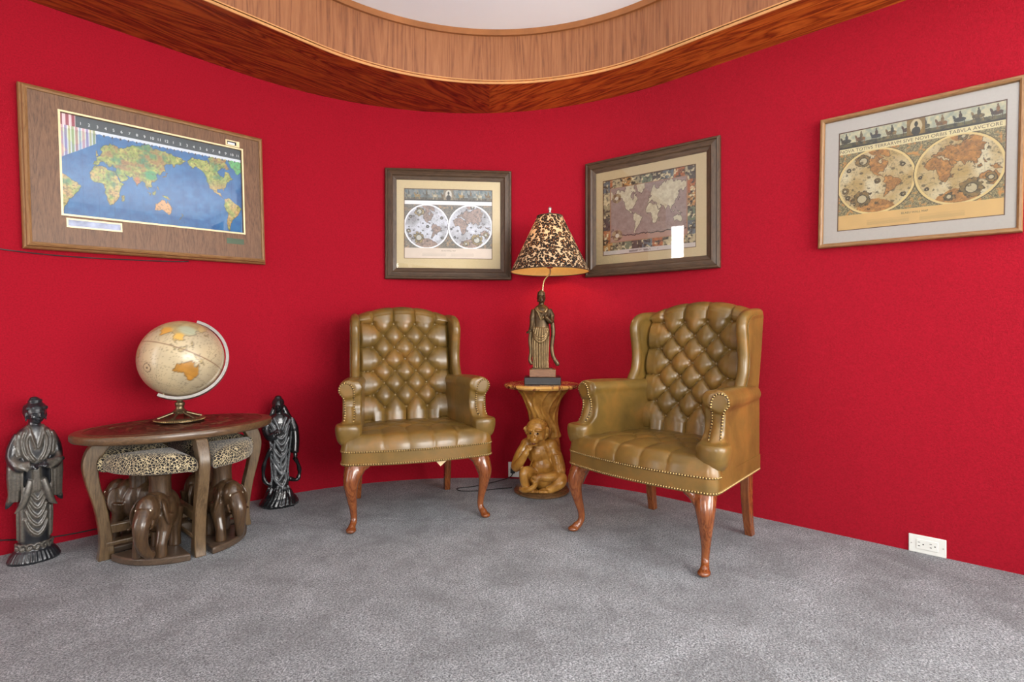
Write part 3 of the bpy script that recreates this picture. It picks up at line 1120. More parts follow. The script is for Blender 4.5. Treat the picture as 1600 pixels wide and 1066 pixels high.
def map_hemis(U, V, pal, asp, seed):
    nz = vnoise(U * 42, V * 34, seed, 4)
    nb = vnoise(U * 9, V * 7, seed + 5, 3)
    col = engraving(U, V, asp, seed, pal['orn'])
    cap = V < 0.155
    fr_ = V > 0.835
    R_ = 0.2455
    for ci, (cu, lon0) in enumerate(((0.252, -105), (0.748, 62))):
        x = (U - cu) / R_
        y = (V - 0.462) / (R_ * asp)
        rr = np.sqrt(x * x + y * y)
        # stereographic hemisphere
        c_ = 2 * np.arctan(np.clip(rr, 0, 1.2))
        lat = np.degrees(np.arcsin(np.clip(np.where(rr > 1e-6, y * np.sin(c_) / np.maximum(rr, 1e-6), 0), -1, 1)))
        lon = lon0 + np.degrees(np.arctan2(x * np.sin(c_), np.maximum(rr, 1e-6) * np.cos(c_)))
        idm = land_id(lon, lat, seed + 3, 4.0)
        sea = mixc(pal['sea0'], pal['sea1'], nb * 2.2 - 0.6)
        lnd = mixc(pal['land0'], pal['land1'], nz * 1.8 - 0.4)
        nf = vnoise(U * 110, V * 90, seed + 7, 2)
        lnd = mixc(lnd, pal['ink'], (nf - 0.58) * 2.0)
        sea_n = (nf - 0.62) * 1.6
        e = edges(idm)
        sea = mixc(sea, pal['ink'], sea_n)
        d = np.where((idm > 0)[..., None], lnd, sea)
        d = np.where(e[..., None], pal['ink'], d)
        # southern and polar lands of the old maps
        pol = (lat < -62 + 9 * vnoise(lon / 16, lat / 16 + 4, seed + 9)) | (lat > 78)
        d = np.where(pol[..., None], lnd, d)
        # cartouches, ships and medallions
        spots = ((-0.33, 0.68, 0.2), (-0.35, -0.52, 0.24), (0.05, 0.0, 0.07), (-0.82, -0.2, 0.09), (0.72, -0.52, 0.06), (0.7, 0.4, 0.06), (-0.72, 0.45, 0.06), (-0.75, -0.43, 0.06)) if ci == 0 else \
                ((0.30, -0.60, 0.25), (0.72, -0.36, 0.12), (-0.2, -0.78, 0.12), (-0.72, -0.48, 0.05), (0.1, 0.92, 0.10), (-0.88, -0.1, 0.04))
        for (sx, sy, sr) in spots:
            q = np.sqrt((x - sx) ** 2 + (y - sy) ** 2)
            an = np.arctan2(y - sy, x - sx)
            rim = sr * (1 + 0.05 * np.sin(an * 9 + sx * 9) + 0.9 * (nz - 0.5))
            d = np.where((q < rim)[..., None], mixc(pal['cart0'], pal['cart1'], nz * 2 - 0.5), d)
            d = np.where((q < sr * 0.55)[..., None], pal['cartc'], d)
            d = np.where(((np.abs(q - rim) < 0.012) | (np.abs(q - sr * 0.55) < 0.012))[..., None], pal['ink'], d)
        ships = ((np.sin(x * 15 + 1) * np.sin(y * 19 + 2)) > 0.72) & (idm == 0) & (nz > 0.42)
        d = np.where(ships[..., None], np.asarray(pal['ink']) * 0.6 + d * 0.4, d)
        gl_ = (np.abs(lat / 30 - np.round(lat / 30)) < 0.02) | (np.abs((lon - lon0) / 30 - np.round((lon - lon0) / 30)) < 0.015)
        d = np.where((gl_ & (idm == 0))[..., None], d * 0.9, d)
        col = np.where((rr < 1.0)[..., None], d, col)
        col = np.where(((rr > 0.972) & (rr < 1.035))[..., None], pal['ring'], col)
        col = np.where(((rr > 1.035) & (rr < 1.055))[..., None], pal['ink'], col)
    col = np.where(cap[..., None], mixc(pal['cap'], np.asarray(pal['cap']) * 0.93, nb), col)
    # two columns of tiny caption lines
    blk = cap & (((U > 0.2) & (U < 0.47)) | ((U > 0.53) & (U < 0.79))) & (V > 0.035) & (V < 0.088)
    ln = (np.sin(V * 620) > -0.2)
    col = np.where((blk & ln)[..., None], np.asarray(pal['cap']) * 0.88, col)
    strip_ = (V > 0.775) & (V <= 0.832)
    col = np.where(strip_[..., None], pal['title'], col)
    f_ = frieze(U, V, seed + 2, pal, 10, asp, 0.835, 1.0)
    col = np.where(fr_[..., None], f_, col)
    col = np.where((np.abs(V - 0.834) < 0.004)[..., None], pal['dark'], col)
    return col

GOLD = dict(orn=((104, 100, 70), (200, 182, 128), (220, 160, 84)), sea0=(240, 228, 190), sea1=(206, 176, 112), land0=(222, 160, 80), land1=(166, 116, 58),
            ink=(74, 62, 36), cart0=(104, 96, 60), cart1=(168, 132, 72), cartc=(214, 200, 158), ring=(246, 222, 152), cap=(248, 206, 130), title=(250, 236, 184),
            sky0=(176, 184, 162), sky1=(232, 224, 184), ground=(136, 126, 78), dark=(56, 54, 40), frame=(150, 118, 56), oval=(226, 208, 164),
            figs=[(96, 92, 66), (150, 106, 58), (70, 74, 70), (170, 138, 84), (88, 66, 46)])
SILV = dict(orn=((84, 84, 82), (146, 136, 122), (164, 136, 108)), sea0=(206, 208, 218), sea1=(150, 148, 152), land0=(172, 146, 134), land1=(128, 114, 108),
            ink=(70, 68, 68), cart0=(108, 94, 62), cart1=(168, 150, 112), cartc=(186, 184, 176), ring=(240, 240, 246), cap=(214, 198, 184), title=(240, 238, 238),
            sky0=(96, 112, 116), sky1=(150, 152, 146), ground=(120, 112, 96), dark=(64, 62, 56), frame=(140, 128, 108), oval=(206, 200, 188),
            figs=[(150, 146, 128), (168, 140, 88), (110, 112, 108), (190, 178, 150), (120, 98, 70)])

def map_border(U, V, asp):
    """one projection inside a border of small scenes"""
    nz = vnoise(U * 42, V * 34, 31, 4)
    nb = vnoise(U * 10, V * 8, 35, 3)
    pals = [(206, 150, 84), (110, 120, 124), (170, 156, 120), (186, 110, 62), (120, 132, 104), (196, 180, 140), (92, 84, 76)]
    cell = np.where((U < 0.085) | (U > 0.915), np.floor(V * 6) * 3 + (U > 0.5) * 5, np.floor(U * 9) * 2 + (V > 0.5) * 3).astype(int)
    col = np.array(pals, float)[cell % 7]
    col = mixc(col, np.asarray((62, 54, 44)), (nz - 0.46) * 4)
    col = mixc(col, np.asarray((228, 214, 170)), (vnoise(U * 38 + 3, V * 30 + 5, 37, 3) - 0.58) * 6)
    inn = (U > 0.085) & (U < 0.915) & (V > 0.165) & (V < 0.885)
    x = (U - 0.085) / 0.83
    y = (V - 0.165) / 0.72
    lon = -198 + x * 375
    lat = np.degrees(np.arctan(np.sinh(-1.55 + y * 3.6)))
    idm = land_id(lon, lat, 41, 5.0)
    sea = mixc((158, 134, 126), (176, 154, 144), nz * 2 - 0.5)
    sea = np.where((np.abs(np.sin(V * 300 + nb * 10)) < 0.25)[..., None], sea * 0.93, sea)
    lnd = mixc((226, 218, 190), (202, 190, 160), nz * 2.2 - 0.6)
    e = edges(idm)
    d = np.where((idm > 0)[..., None], lnd, sea)
    near = np.zeros(idm.shape, bool)
    s_ = idm > 0
    near[1:, :] |= s_[:-1, :] & ~s_[1:, :]
    d = np.where(e[..., None], (64, 54, 50), d)
    sou = lat < -58 + 6 * vnoise(lon / 18, lat * 0 + 2, 44)
    d = np.where(sou[..., None], (182, 146, 128), d)
    d = np.where((np.abs(lat - (-58 + 6 * vnoise(lon / 18, lat * 0 + 2, 44))) < 1.0)[..., None], (70, 58, 52), d)
    for (sx, sy, sr) in ((0.09, 0.80, 0.06), (0.10, 0.12, 0.07)):
        q = np.sqrt((x - sx) ** 2 + ((y - sy) * 0.75) ** 2)
        d = np.where((q < sr * (0.8 + nz * 0.5))[..., None], mixc((96, 66, 48), (190, 170, 130), nz * 2 - 0.5), d)
        d = np.where((q < sr * 0.4)[..., None], (220, 210, 190), d)
    col = np.where(inn[..., None], d, col)
    fr_ = inn & ((np.abs(x - 0.5) > 0.488) | (np.abs(y - 0.5) > 0.486))
    col = np.where(fr_[..., None], (176, 132, 104), col)
    col = np.where((V < 0.06)[..., None], (214, 204, 196), col)
    ln = (V > 0.02) & (V < 0.045) & (U > 0.3) & (U < 0.62) & (nz > 0.5)
    col = np.where(ln[..., None], (150, 140, 134), col)
    return col

def print_mat(name, rough=0.6, metal=0.0):
    n = NT(name)
    at_ = n.new('ShaderNodeAttribute')
    at_.attribute_name = 'ink'
    n.link(at_.outputs['Color'], n.b.inputs['Base Color'])
    n.b.inputs['Roughness'].default_value = rough
    n.b.inputs['Metallic'].default_value = metal
    return n.m
M['print'] = print_mat('printed_paper')
M['foil'] = print_mat('printed_foil', 0.42, 0.35)

def set_ink(me, rgb):
    """rgb: (n, 3) sRGB 0..255 per vertex"""
    c_ = np.clip(rgb / 255.0, 0, 1)
    lin = np.where(c_ <= 0.04045, c_ / 12.92, ((c_ + 0.055) / 1.055) ** 2.4)
    att = me.color_attributes.new('ink', 'FLOAT_COLOR', 'POINT')
    att.data.foreach_set('color', np.concatenate([lin, np.ones((len(lin), 1))], 1).astype(np.float32).ravel())

def print_sheet(name, x0, z0, w, h, y, fn, nx, ny, parent, mat):
    us, vs_ = np.linspace(0, 1, nx + 1), np.linspace(0, 1, ny + 1)
    U, V = np.meshgrid(us, vs_)
    rgb = fn(U, V).reshape(-1, 3)
    co = np.stack([x0 + U.ravel() * w, np.full(U.size, y), z0 + V.ravel() * h], 1)
    idx = np.arange((nx + 1) * (ny + 1)).reshape(ny + 1, nx + 1)
    f = np.stack([idx[:-1, :-1].ravel(), idx[:-1, 1:].ravel(), idx[1:, 1:].ravel(), idx[1:, :-1].ravel()], 1)
    me = bpy.data.meshes.new(name)
    me.from_pydata(co.tolist(), [], f.tolist())
    set_ink(me, rgb)
    return obj(name, me, mat, parent)

def text_mesh(txt, size, mat, parent, loc, name='lettering', width=None, align='LEFT'):
    cu = bpy.data.curves.new('t', 'FONT')
    cu.body = txt
    cu.size = size
    cu.align_x = align
    cu.extrude = 0.0
    cu.resolution_u = 3
    o = bpy.data.objects.new('t', cu)
    COL.objects.link(o)
    dg = bpy.context.evaluated_depsgraph_get()
    me = bpy.data.meshes.new_from_object(o.evaluated_get(dg))
    bpy.data.objects.remove(o)
    co = np.array([v_.co[:] for v_ in me.vertices])
    if width:
        sp = co[:, 0].max() - co[:, 0].min()
        co[:, 0] *= width / sp
    for v_, c_ in zip(me.vertices, co):
        v_.co = (c_[0], 0, c_[1])
    me.update()
    o = obj(name, me, mat, parent)
    o.location = loc
    return o

# ------------------------------------------------------------------ frames
def frame_bars(parent, W, H, prof, mat_h, mat_v, name='frame_bar'):
    """four mitred bars; prof = [(inset from the outer edge, y)], outermost first (y negative = towards the room)"""
    n_ = len(prof)
    for side in range(4):
        vs = []
        for e in (0, 1):
            for (d, y) in prof:
                if side == 0:
                    p = (d if e == 0 else W - d, y, d)
                elif side == 2:
                    p = (W - d if e == 0 else d, y, H - d)
                elif side == 1:
                    p = (W - d, y, d if e == 0 else H - d)
                else:
                    p = (d, y, H - d if e == 0 else d)
                vs.append(p)
        fs = [(k, (k + 1) % n_, n_ + (k + 1) % n_, n_ + k) for k in range(n_)] + [tuple(range(n_ - 1, -1, -1)), tuple(range(n_, 2 * n_))]
        obj(name, MB().add(vs, fs), mat_h if side in (0, 2) else mat_v, parent, sm=25)

def ring_panel(parent, name, x0, z0, x1, z1, a0, b0, a1, b1, y0, y1, mat):
    """flat panel with a rectangular opening"""
    mb = MB()
    vs = []
    for y in (y0, y1):
        vs += [(x0, y, z0), (x1, y, z0), (x1, y, z1), (x0, y, z1), (a0, y, b0), (a1, y, b0), (a1, y, b1), (a0, y, b1)]
    fs = []
    for k in range(4):
        k2 = (k + 1) % 4
        fs += [(k, k2, 4 + k2, 4 + k), (8 + k2, 8 + k, 12 + k, 12 + k2), (k2, k, 8 + k, 8 + k2), (4 + k, 4 + k2, 12 + k2, 12 + k)]
    return obj(name, mb.add(vs, fs), mat, parent)

def pane(parent, x0, z0, x1, z1, y):
    return obj('glass', MB().box((x0, y - 0.001, z0), (x1, y + 0.001, z1)), M['glass'], parent)

def woodset(key, d, m, l, rough, coat, s=1.0):
    M[key + '_h'] = wood(key + '_h', srgb(*d), srgb(*m), srgb(*l), (0.9, 8, 8), (0, 0, 0), rough, coat, 1.6 * s, figure=0.5)
    M[key + '_v'] = wood(key + '_v', srgb(*d), srgb(*m), srgb(*l), (8, 8, 0.9), (0, 0, 0), rough, coat, 1.6 * s, figure=0.5)
woodset('walnut', (74, 48, 30), (110, 76, 50), (136, 98, 68), 0.5, 0.0)
woodset('ash', (46, 33, 22), (72, 53, 36), (96, 74, 53), 0.5, 0.05)
woodset('oak', (104, 72, 40), (138, 100, 60), (162, 122, 78), 0.42, 0.1)
woodset('pan', (112, 80, 54), (138, 104, 76), (156, 122, 92), 0.45, 0.1)
M['creamline'] = plain('cream_gilt_line', srgb(234, 212, 166), 0.35, 0.1, vary=0.04)
M['mat_tan'] = plain('tan_mat_board', srgb(214, 194, 152), 0.85, vary=0.02, scale=120)
M['mat_white'] = plain('white_mat_board', srgb(216, 210, 202), 0.85, vary=0.015, scale=120)
M['brown_edge'] = plain('brown_bevel', srgb(108, 72, 40), 0.5, vary=0.05)
M['green_plate'] = plain('green_plate', srgb(66, 84, 62), 0.4, 0.2, vary=0.06)
M['black_slot'] = plain('black_slot', srgb(24, 26, 28), 0.5, vary=0.1)
M['ink'] = plain('brown_ink', srgb(92, 72, 46), 0.7, vary=0.05)
M['paper_white'] = plain('white_numerals', srgb(228, 232, 234), 0.5, vary=0.02)

# --- the big illuminated world map on the left wall
W, H = 1.047, 0.724
t = thing('framed_map', 'wide walnut box frame with a blue world map under glass, on the left wall', 'picture', (0.294, WY - 0.003, 1.334), 0, 'framed maps')
t.rotation_euler = (0, math.radians(-1.6), 0)
frame_bars(t, W, H, [(0.0, 0.0), (0.0, -0.028), (0.004, -0.036), (0.010, -0.040), (0.012, -0.055), (0.020, -0.060), (0.028, -0.056), (0.030, -0.046), (0.030, 0.0)], M['oak_h'], M['oak_v'])
IX0, IX1, IZ0, IZ1 = 0.139, 0.923, 0.166, 0.626
ring_panel(t, 'panel', 0.028, 0.028, W - 0.028, H - 0.028, IX0, IZ0, IX1, IZ1, -0.050, -0.030, M['walnut_v'])
ring_panel(t, 'gilt_border', IX0 - 0.008, IZ0 - 0.008, IX1 + 0.008, IZ1 + 0.008, IX0, IZ0, IX1, IZ1, -0.0525, -0.040, M['creamline'])
sheet = print_sheet('printed_map', IX0 - 0.002, IZ0 - 0.002, IX1 - IX0 + 0.004, IZ1 - IZ0 + 0.004, -0.034, map_atlas, 400, 230, t, M['print'])
pane(t, IX0 - 0.001, IZ0 - 0.001, IX1 + 0.001, IZ1 + 0.001, -0.042)
for k in range(23):
    u = IX0 + 0.075 + k * (IX1 - IX0 - 0.09) / 22
    text_mesh(str((k % 12) + 1), 0.019, M['paper_white'], sheet, (u, -0.0348, IZ0 + (IZ1 - IZ0) * 0.918), 'numeral', align='CENTER')
ring_panel(t, 'slot_border', 0.148, 0.106, 0.358, 0.148, 0.154, 0.113, 0.352, 0.141, -0.0535, -0.049, M['creamline'])
obj('slot_window', MB().box((0.153, -0.0505, 0.112), (0.353, -0.049, 0.142)), plain('calendar_window', srgb(150, 160, 190), 0.15, vary=0.2, scale=14), t)
ring_panel(t, 'dial_border', 0.840, 0.637, 0.912, 0.668, 0.848, 0.643, 0.896, 0.662, -0.0535, -0.049, M['creamline'])
obj('dial_window', MB().box((0.847, -0.0505, 0.642), (0.897, -0.049, 0.663)), M['black_slot'], t)
obj('dial_drum', MB().box((0.852, -0.0512, 0.645), (0.888, -0.050, 0.656)), M['paper_white'], t)
obj('name_plate', MB().box((0.832, -0.0515, 0.100), (0.922, -0.049, 0.130)), M['green_plate'], t)
obj('back_box', MB().box((0.02, -0.03, 0.02), (W - 0.02, 0.0, H - 0.02)), M['walnut_h'], t)

def classic(label, loc, rz, W, H, prof, wk, fw, mat_board, P, fn, nx, ny, tilt=0, pm='print', title=None, caption=None, glass_y=-0.012):
    t = thing('framed_map', label, 'picture', loc, 0, 'framed maps')
    t.rotation_euler = (0, tilt, rz)
    frame_bars(t, W, H, prof, M[wk + '_h'], M[wk + '_v'])
    px0, pz0, px1, pz1 = P
    ring_panel(t, 'mat', fw - 0.004, fw - 0.004, W - fw + 0.004, H - fw + 0.004, px0, pz0, px1, pz1, -0.0105, -0.007, mat_board)
    ring_panel(t, 'mat_bevel', px0 - 0.001, pz0 - 0.001, px1 + 0.001, pz1 + 0.001, px0 + 0.004, pz0 + 0.004, px1 - 0.004, pz1 - 0.004, -0.0085, -0.006, M['brown_edge'])
    asp = (px1 - px0) / (pz1 - pz0)
    sh = print_sheet('printed_map', px0, pz0, px1 - px0, pz1 - pz0, -0.0062, lambda U, V: fn(U, V, asp), nx, ny, t, M[pm])
    w_, h_ = px1 - px0, pz1 - pz0
    if title:
        text_mesh(title, h_ * 0.044, M['ink'], sh, (px0 + 0.01 * w_, -0.0066, pz0 + h_ * 0.787), 'title', width=w_ * 0.965)
    if caption:
        text_mesh(caption, h_ * 0.026, M['ink'], sh, (px0 + 0.42 * w_, -0.0066, pz0 + h_ * 0.108), 'caption', width=w_ * 0.16)
    pane(t, fw - 0.003, fw - 0.003, W - fw + 0.003, H - fw + 0.003, glass_y)
    obj('backing', MB().box((0.01, -0.005, 0.01), (W - 0.01, 0.0, H - 0.01)), M['brown_edge'], t)
    return t

DEEP = [(0.0, 0.0), (0.0, -0.020), (0.006, -0.028), (0.014, -0.030), (0.018, -0.024), (0.030, -0.028), (0.044, -0.030), (0.052, -0.022), (0.064, -0.018), (0.074, -0.013), (0.074, -0.004), (0.072, 0.0)]
SLIM = [(0.0, 0.0), (0.0, -0.024), (0.004, -0.030), (0.012, -0.031), (0.018, -0.027), (0.020, -0.020), (0.020, 0.0)]
c2 = math.radians(-42.15)
classic('dark wood frame with a silvery two-hemisphere map, hanging left of the lamp', (2.016 - 0.034 * math.sin(c2) * 0 + 0.020, 2.971 + 0.023, 1.320), c2, 0.824, 0.722, DEEP, 'ash', 0.074, M['mat_tan'],
        (0.121, 0.136, 0.698, 0.594), lambda U, V, a: map_hemis(U, V, SILV, a, 51), 330, 262, 0, 'foil', caption='BLAEU WALL MAP')
c3 = math.radians(-84.17)
classic('dark wood frame with a mauve scene-bordered world map, hanging right of the lamp', (2.8385 + 0.030, 1.986 + 0.003, 1.322), c3, 0.832, 0.722, DEEP, 'ash', 0.074, M['mat_tan'],
        (0.119, 0.126, 0.699, 0.594), map_border, 340, 270, 0, 'print')
classic('slim oak frame with golden two-hemisphere map on white mat, right wall', (WX - 0.002, 0.682, 1.372), -PI / 2, 0.721, 0.618, SLIM, 'oak', 0.020, M['mat_white'],
        (0.077, 0.075, 0.668, 0.540), lambda U, V, a: map_hemis(U, V, GOLD, a, 71), 400, 312, math.radians(1.0), 'print',
        title='NOVA TOTIVS TERRARVM SIVE NOVI ORBIS TABVLA AVCTORE', caption='BLAEU WALL MAP')
# flex of the illuminated map running along the wall
mb = MB().tube(catmull([(-0.6, WY - 0.004, 1.335), (0.0, WY - 0.004, 1.345), (0.25, WY - 0.004, 1.322), (0.5, WY - 0.004, 1.318), (0.85, WY - 0.004, 1.335), (0.95, WY - 0.004, 1.345)], 6), 0.0028, 6)
tag(obj('power_flex', mb, plain('black_flex', srgb(38, 20, 22), 0.5), sm=60), 'thin dark flex running along the left wall under the blue map', 'cord')
# ================================================================== carved oval table with four elephant stools, globe, two statues
TC = (0.805, 2.83)
M['carved'] = wood('dark_carved_wood', srgb(48, 28, 18), srgb(84, 52, 34), srgb(112, 76, 50), (0.8, 5, 5), (0, 0, 0), 0.34, 0.3, 1.4, figure=0.5)
M['tedge'] = wood('table_edge_wood', srgb(60, 43, 28), srgb(92, 68, 45), srgb(118, 90, 62), (0.9, 7, 7), (0, 0, 0), 0.34, 0.3, 1.4, figure=0.5)
M['tleg'] = wood('table_leg_wood', srgb(62, 48, 32), srgb(96, 76, 52), srgb(122, 100, 72), (7, 7, 0.8), (0, 0, 0), 0.28, 0.45, 1.4, figure=0.5)
M['eleph'] = wood('elephant_wood', srgb(42, 30, 20), srgb(72, 53, 35), srgb(96, 74, 50), (5, 5, 0.9), (0, 0, 0), 0.3, 0.3, 1.5, figure=0.5)
M['board'] = wood('stool_board_wood', srgb(56, 44, 34), srgb(82, 66, 52), srgb(102, 84, 68), (1, 6, 6), (0, 0, 0), 0.4, 0.2, 1.5, figure=0.4)
M['relief'] = wood('carved_relief_wood', srgb(42, 22, 16), srgb(70, 38, 28), srgb(94, 56, 42), (3, 3, 3), (0, 0, 0), 0.32, 0.3, 2.0, figure=0.5)
M['tusk'] = plain('pale_inlay', srgb(236, 226, 204), 0.4, vary=0.03)

# animal-print cloth: dark patches between a pale net
n = NT('black_and_cream_print')
v = n.coords()
ds = n.noise(v, 30, 2)
vo = n.new('ShaderNodeTexVoronoi', feature='DISTANCE_TO_EDGE')
vo.inputs['Scale'].default_value = 92
mpv = n.new('ShaderNodeVectorMath', operation='ADD')
sc_ = n.new('ShaderNodeVectorMath', operation='SCALE')
sc_.inputs['Scale'].default_value = 0.02
nzc = n.new('ShaderNodeTexNoise')
nzc.inputs['Scale'].default_value = 40
n.link(v, nzc.inputs['Vector'])
n.link(nzc.outputs['Color'], sc_.inputs[0])
n.link(v, mpv.inputs[0])
n.link(sc_.outputs[0], mpv.inputs[1])
n.link(mpv.outputs[0], vo.inputs['Vector'])
c = n.ramp(vo.outputs['Distance'], [(0.055, srgb(190, 174, 138)), (0.085, srgb(22, 18, 15))])
n.set(c, 0.85, sheen=0.2)
n.bump(ds, 0.2, 0.001)
M['print_cloth'] = n.m

def quarter(rx, ry, c0, rc, n_=16):
    """quarter-oval outline in the +x +y quadrant, corner at (c0, c0), softened"""
    pts = []
    for a in np.linspace(0.03, PI / 2 - 0.03, n_):
        pts.append((rx * math.cos(a), ry * math.sin(a)))
    pts = [(rx - 0.002, c0)] + [p for p in pts if p[0] > c0 and p[1] > c0] + [(c0, ry - 0.002)] + [(c0, c0 + rc), (c0 + rc * 0.3, c0 + rc * 0.3), (c0 + rc, c0)]
    return pts

# ---- table
tb = thing('oval_table', 'carved dark wood oval side table with curved legs, globe standing on it', 'table', (TC[0], TC[1], 0))
A_, B_ = 0.405, 0.272
TZ = 0.505
prof = [(0.0, 0.0), (0.95, 0.0), (0.985, 0.004), (1.0, 0.012), (1.0, 0.030), (0.985, 0.036), (0.93, 0.0365), (0.90, 0.037), (0.0, 0.037)]
mb = MB()
seg = 96
vs, fs = [], []
for r, z in prof:
    for k in range(seg):
        a = 2 * PI * k / seg
        vs.append((A_ * r * math.cos(a) if r else 0.0001 * math.cos(a), B_ * r * math.sin(a) if r else 0.0001 * math.sin(a), TZ + z))
for i in range(len(prof) - 1):
    for k in range(seg):
        k2 = (k + 1) % seg
        fs.append((i * seg + k, i * seg + k2, (i + 1) * seg + k2, (i + 1) * seg + k))
mb.add(vs, fs)
top = obj('table_top', mb, M['tedge'], tb, sm=40)
# carved field: recessed-looking ground with leaves, grass and elephants standing proud
def rel(u, v_):
    a = 2 * PI * u
    r = 0.86 * v_
    x, y = A_ * r * math.cos(a), B_ * r * math.sin(a)
    h = 0.0035 * math.sin(x * 70 + 3 * math.sin(y * 40)) * math.sin(y * 85 + 2 * math.sin(x * 30))
    h += 0.002 * math.sin(x * 150) * math.sin(y * 140)
    return (x, y, TZ + 0.038 + (h + 0.0035) * min(1, (1 - v_) * 14))
obj('carved_field', MB().grid(rel, 120, 46, wrap=True), M['relief'], top, sm=60)
rr_ = random.Random(4)
for k in range(16):
    a = 2 * PI * k / 16 + rr_.uniform(-0.1, 0.1)
    q = rr_.uniform(0.45, 0.68)
    c0 = Vector((A_ * q * math.cos(a), B_ * q * math.sin(a), TZ + 0.041))
    d = Vector((math.cos(a + 0.9), math.sin(a + 0.9), 0)) * rr_.uniform(0.03, 0.055)
    pts = [c0 - d, c0 - d * 0.3 + Vector((d.y, -d.x, 0)) * 0.15, c0 + d * 0.4 + Vector((d.y, -d.x, 0)) * 0.12, c0 + d]
    obj('carved_leaf', MB().tube(catmull(pts, 4), [0.002, 0.005, 0.008, 0.010, 0.011, 0.012, 0.012, 0.011, 0.010, 0.008, 0.006, 0.004, 0.002], 8, flat=((0, 0, 1), 0.45)), M['carved'], top, sm=60)
ring = [(A_ * 0.89 * math.cos(a), B_ * 0.89 * math.sin(a), TZ + 0.0375) for a in np.linspace(0, 2 * PI, 90, endpoint=False)]
obj('carved_rim', MB().tube(ring, 0.004, 8, closed=True, flat=((0, 0, 1), 0.6)), M['carved'], top, sm=60)

def leg_mesh():
    """S-curved plank; local +x is outwards, plank lies across y"""
    outer = catmull([(0.325, 0.508), (0.352, 0.46), (0.362, 0.40), (0.348, 0.32), (0.322, 0.22), (0.306, 0.12), (0.305, 0.05), (0.312, 0.0)], 5)
    inner = catmull([(0.245, 0.508), (0.285, 0.46), (0.308, 0.40), (0.302, 0.32), (0.280, 0.22), (0.264, 0.12), (0.256, 0.05), (0.250, 0.0)], 5)
    mb = MB()
    vs, fs = [], []
    n_ = len(outer)
    for h_ in (-0.0225, 0.0225):
        vs += [(p[0], h_, p[1]) for p in outer] + [(p[0], h_, p[1]) for p in inner]
    for i in range(n_ - 1):
        fs += [(i, i + 1, n_ + i + 1, n_ + i), (2 * n_ + i + 1, 2 * n_ + i, 3 * n_ + i, 3 * n_ + i + 1),
               (i + 1, i, 2 * n_ + i, 2 * n_ + i + 1), (n_ + i, n_ + i + 1, 3 * n_ + i + 1, 3 * n_ + i)]
    fs += [(0, n_, 3 * n_, 2 * n_), (2 * n_ - 1, n_ - 1, 3 * n_ - 1, 4 * n_ - 1)]
    return mb.add(vs, fs).mesh('leg')
lm = leg_mesh()
first = True
for k, (ang, rad) in enumerate(((PI, 0.0), (-PI / 2, -0.035), (0, 0.0), (PI / 2, -0.035))):
    o = obj('leg', lm, M['tleg'] if first else None, tb, bevel=0.004)
    first = False
    o.location = (rad * math.cos(ang), rad * math.sin(ang), 0)
    o.rotation_euler = (0, 0, ang)
for (x0, x1, y0, y1, z0, z1) in ((-0.30, 0.30, -0.014, 0.014, 0.105, 0.145), (-0.014, 0.014, -0.262, 0.262, 0.1455, 0.185),
                                 (-0.285, 0.285, -0.024, 0.024, 0.055, 0.075), (-0.024, 0.024, -0.25, 0.25, 0.0755, 0.095)):
    obj('stretcher', MB().box((x0, y0, z0), (x1, y1, z1)), M['tleg'], tb, bevel=0.005)

# ---- elephant (faces local +x), stands on z = 0, back at 0.255
def elephant_mesh():
    mb = MB()
    mb.ell((-0.02, 0, 0.165), (0.098, 0.076, 0.088))
    mb.ell((-0.06, 0, 0.175), (0.07, 0.07, 0.08))
    mb.ell((0.03, 0, 0.185), (0.07, 0.068, 0.078))
    for sx, sy in ((0.050, 0.050), (0.050, -0.050), (-0.08, 0.042), (-0.08, -0.042)):
        fx = 0.022 if sx > 0 else 0.0
        mb.tube([(sx - fx * 0.4, sy, 0.17), (sx, sy, 0.10), (sx + fx, sy, 0.05), (sx + fx, sy, 0.0)], [0.042, 0.031, 0.025, 0.028], 14)
    mb.ell((0.092, 0, 0.198), (0.052, 0.05, 0.062))          # head
    mb.ell((0.085, 0, 0.232), (0.035, 0.036, 0.03))
    # trunk, curling in towards the left foot
    mb.tube(catmull([(0.118, 0, 0.19), (0.150, 0.002, 0.155), (0.158, 0.004, 0.11), (0.148, 0.010, 0.06), (0.128, 0.022, 0.028), (0.104, 0.03, 0.022)], 5),
            [ip(i, [0, 6, 12, 18, 25], [0.042, 0.036, 0.027, 0.021, 0.016]) for i in range(26)], 14)
    for s in (1, -1):
        # folded-back ears
        mb.ell((0.055, s * 0.066, 0.178), (0.040, 0.012, 0.058), (s * 0.25, 0.15, s * 0.35))
        mb.ell((0.042, s * 0.076, 0.148), (0.024, 0.010, 0.036), (s * 0.2, 0.4, s * 0.4))
    mb.tube(catmull([(-0.125, 0, 0.20), (-0.148, 0, 0.15), (-0.146, 0, 0.09)], 4), [0.012] * 4 + [0.009] * 5, 8)
    return sculpt(mb, 0.0042, 3, name='elephant')
em = elephant_mesh()
eye_me = MB().ell((0, 0, 0), 0.0052, seg=10, rings=6).mesh('eye')
smooth(eye_me)
tusk_me = MB().tube(catmull([(0, 0, 0), (0.022, 0, -0.02), (0.05, 0, -0.022)], 4), [0.0085, 0.0085, 0.008, 0.0075, 0.007, 0.006, 0.005, 0.0035, 0.002], 8).mesh('tusk')
smooth(tusk_me)
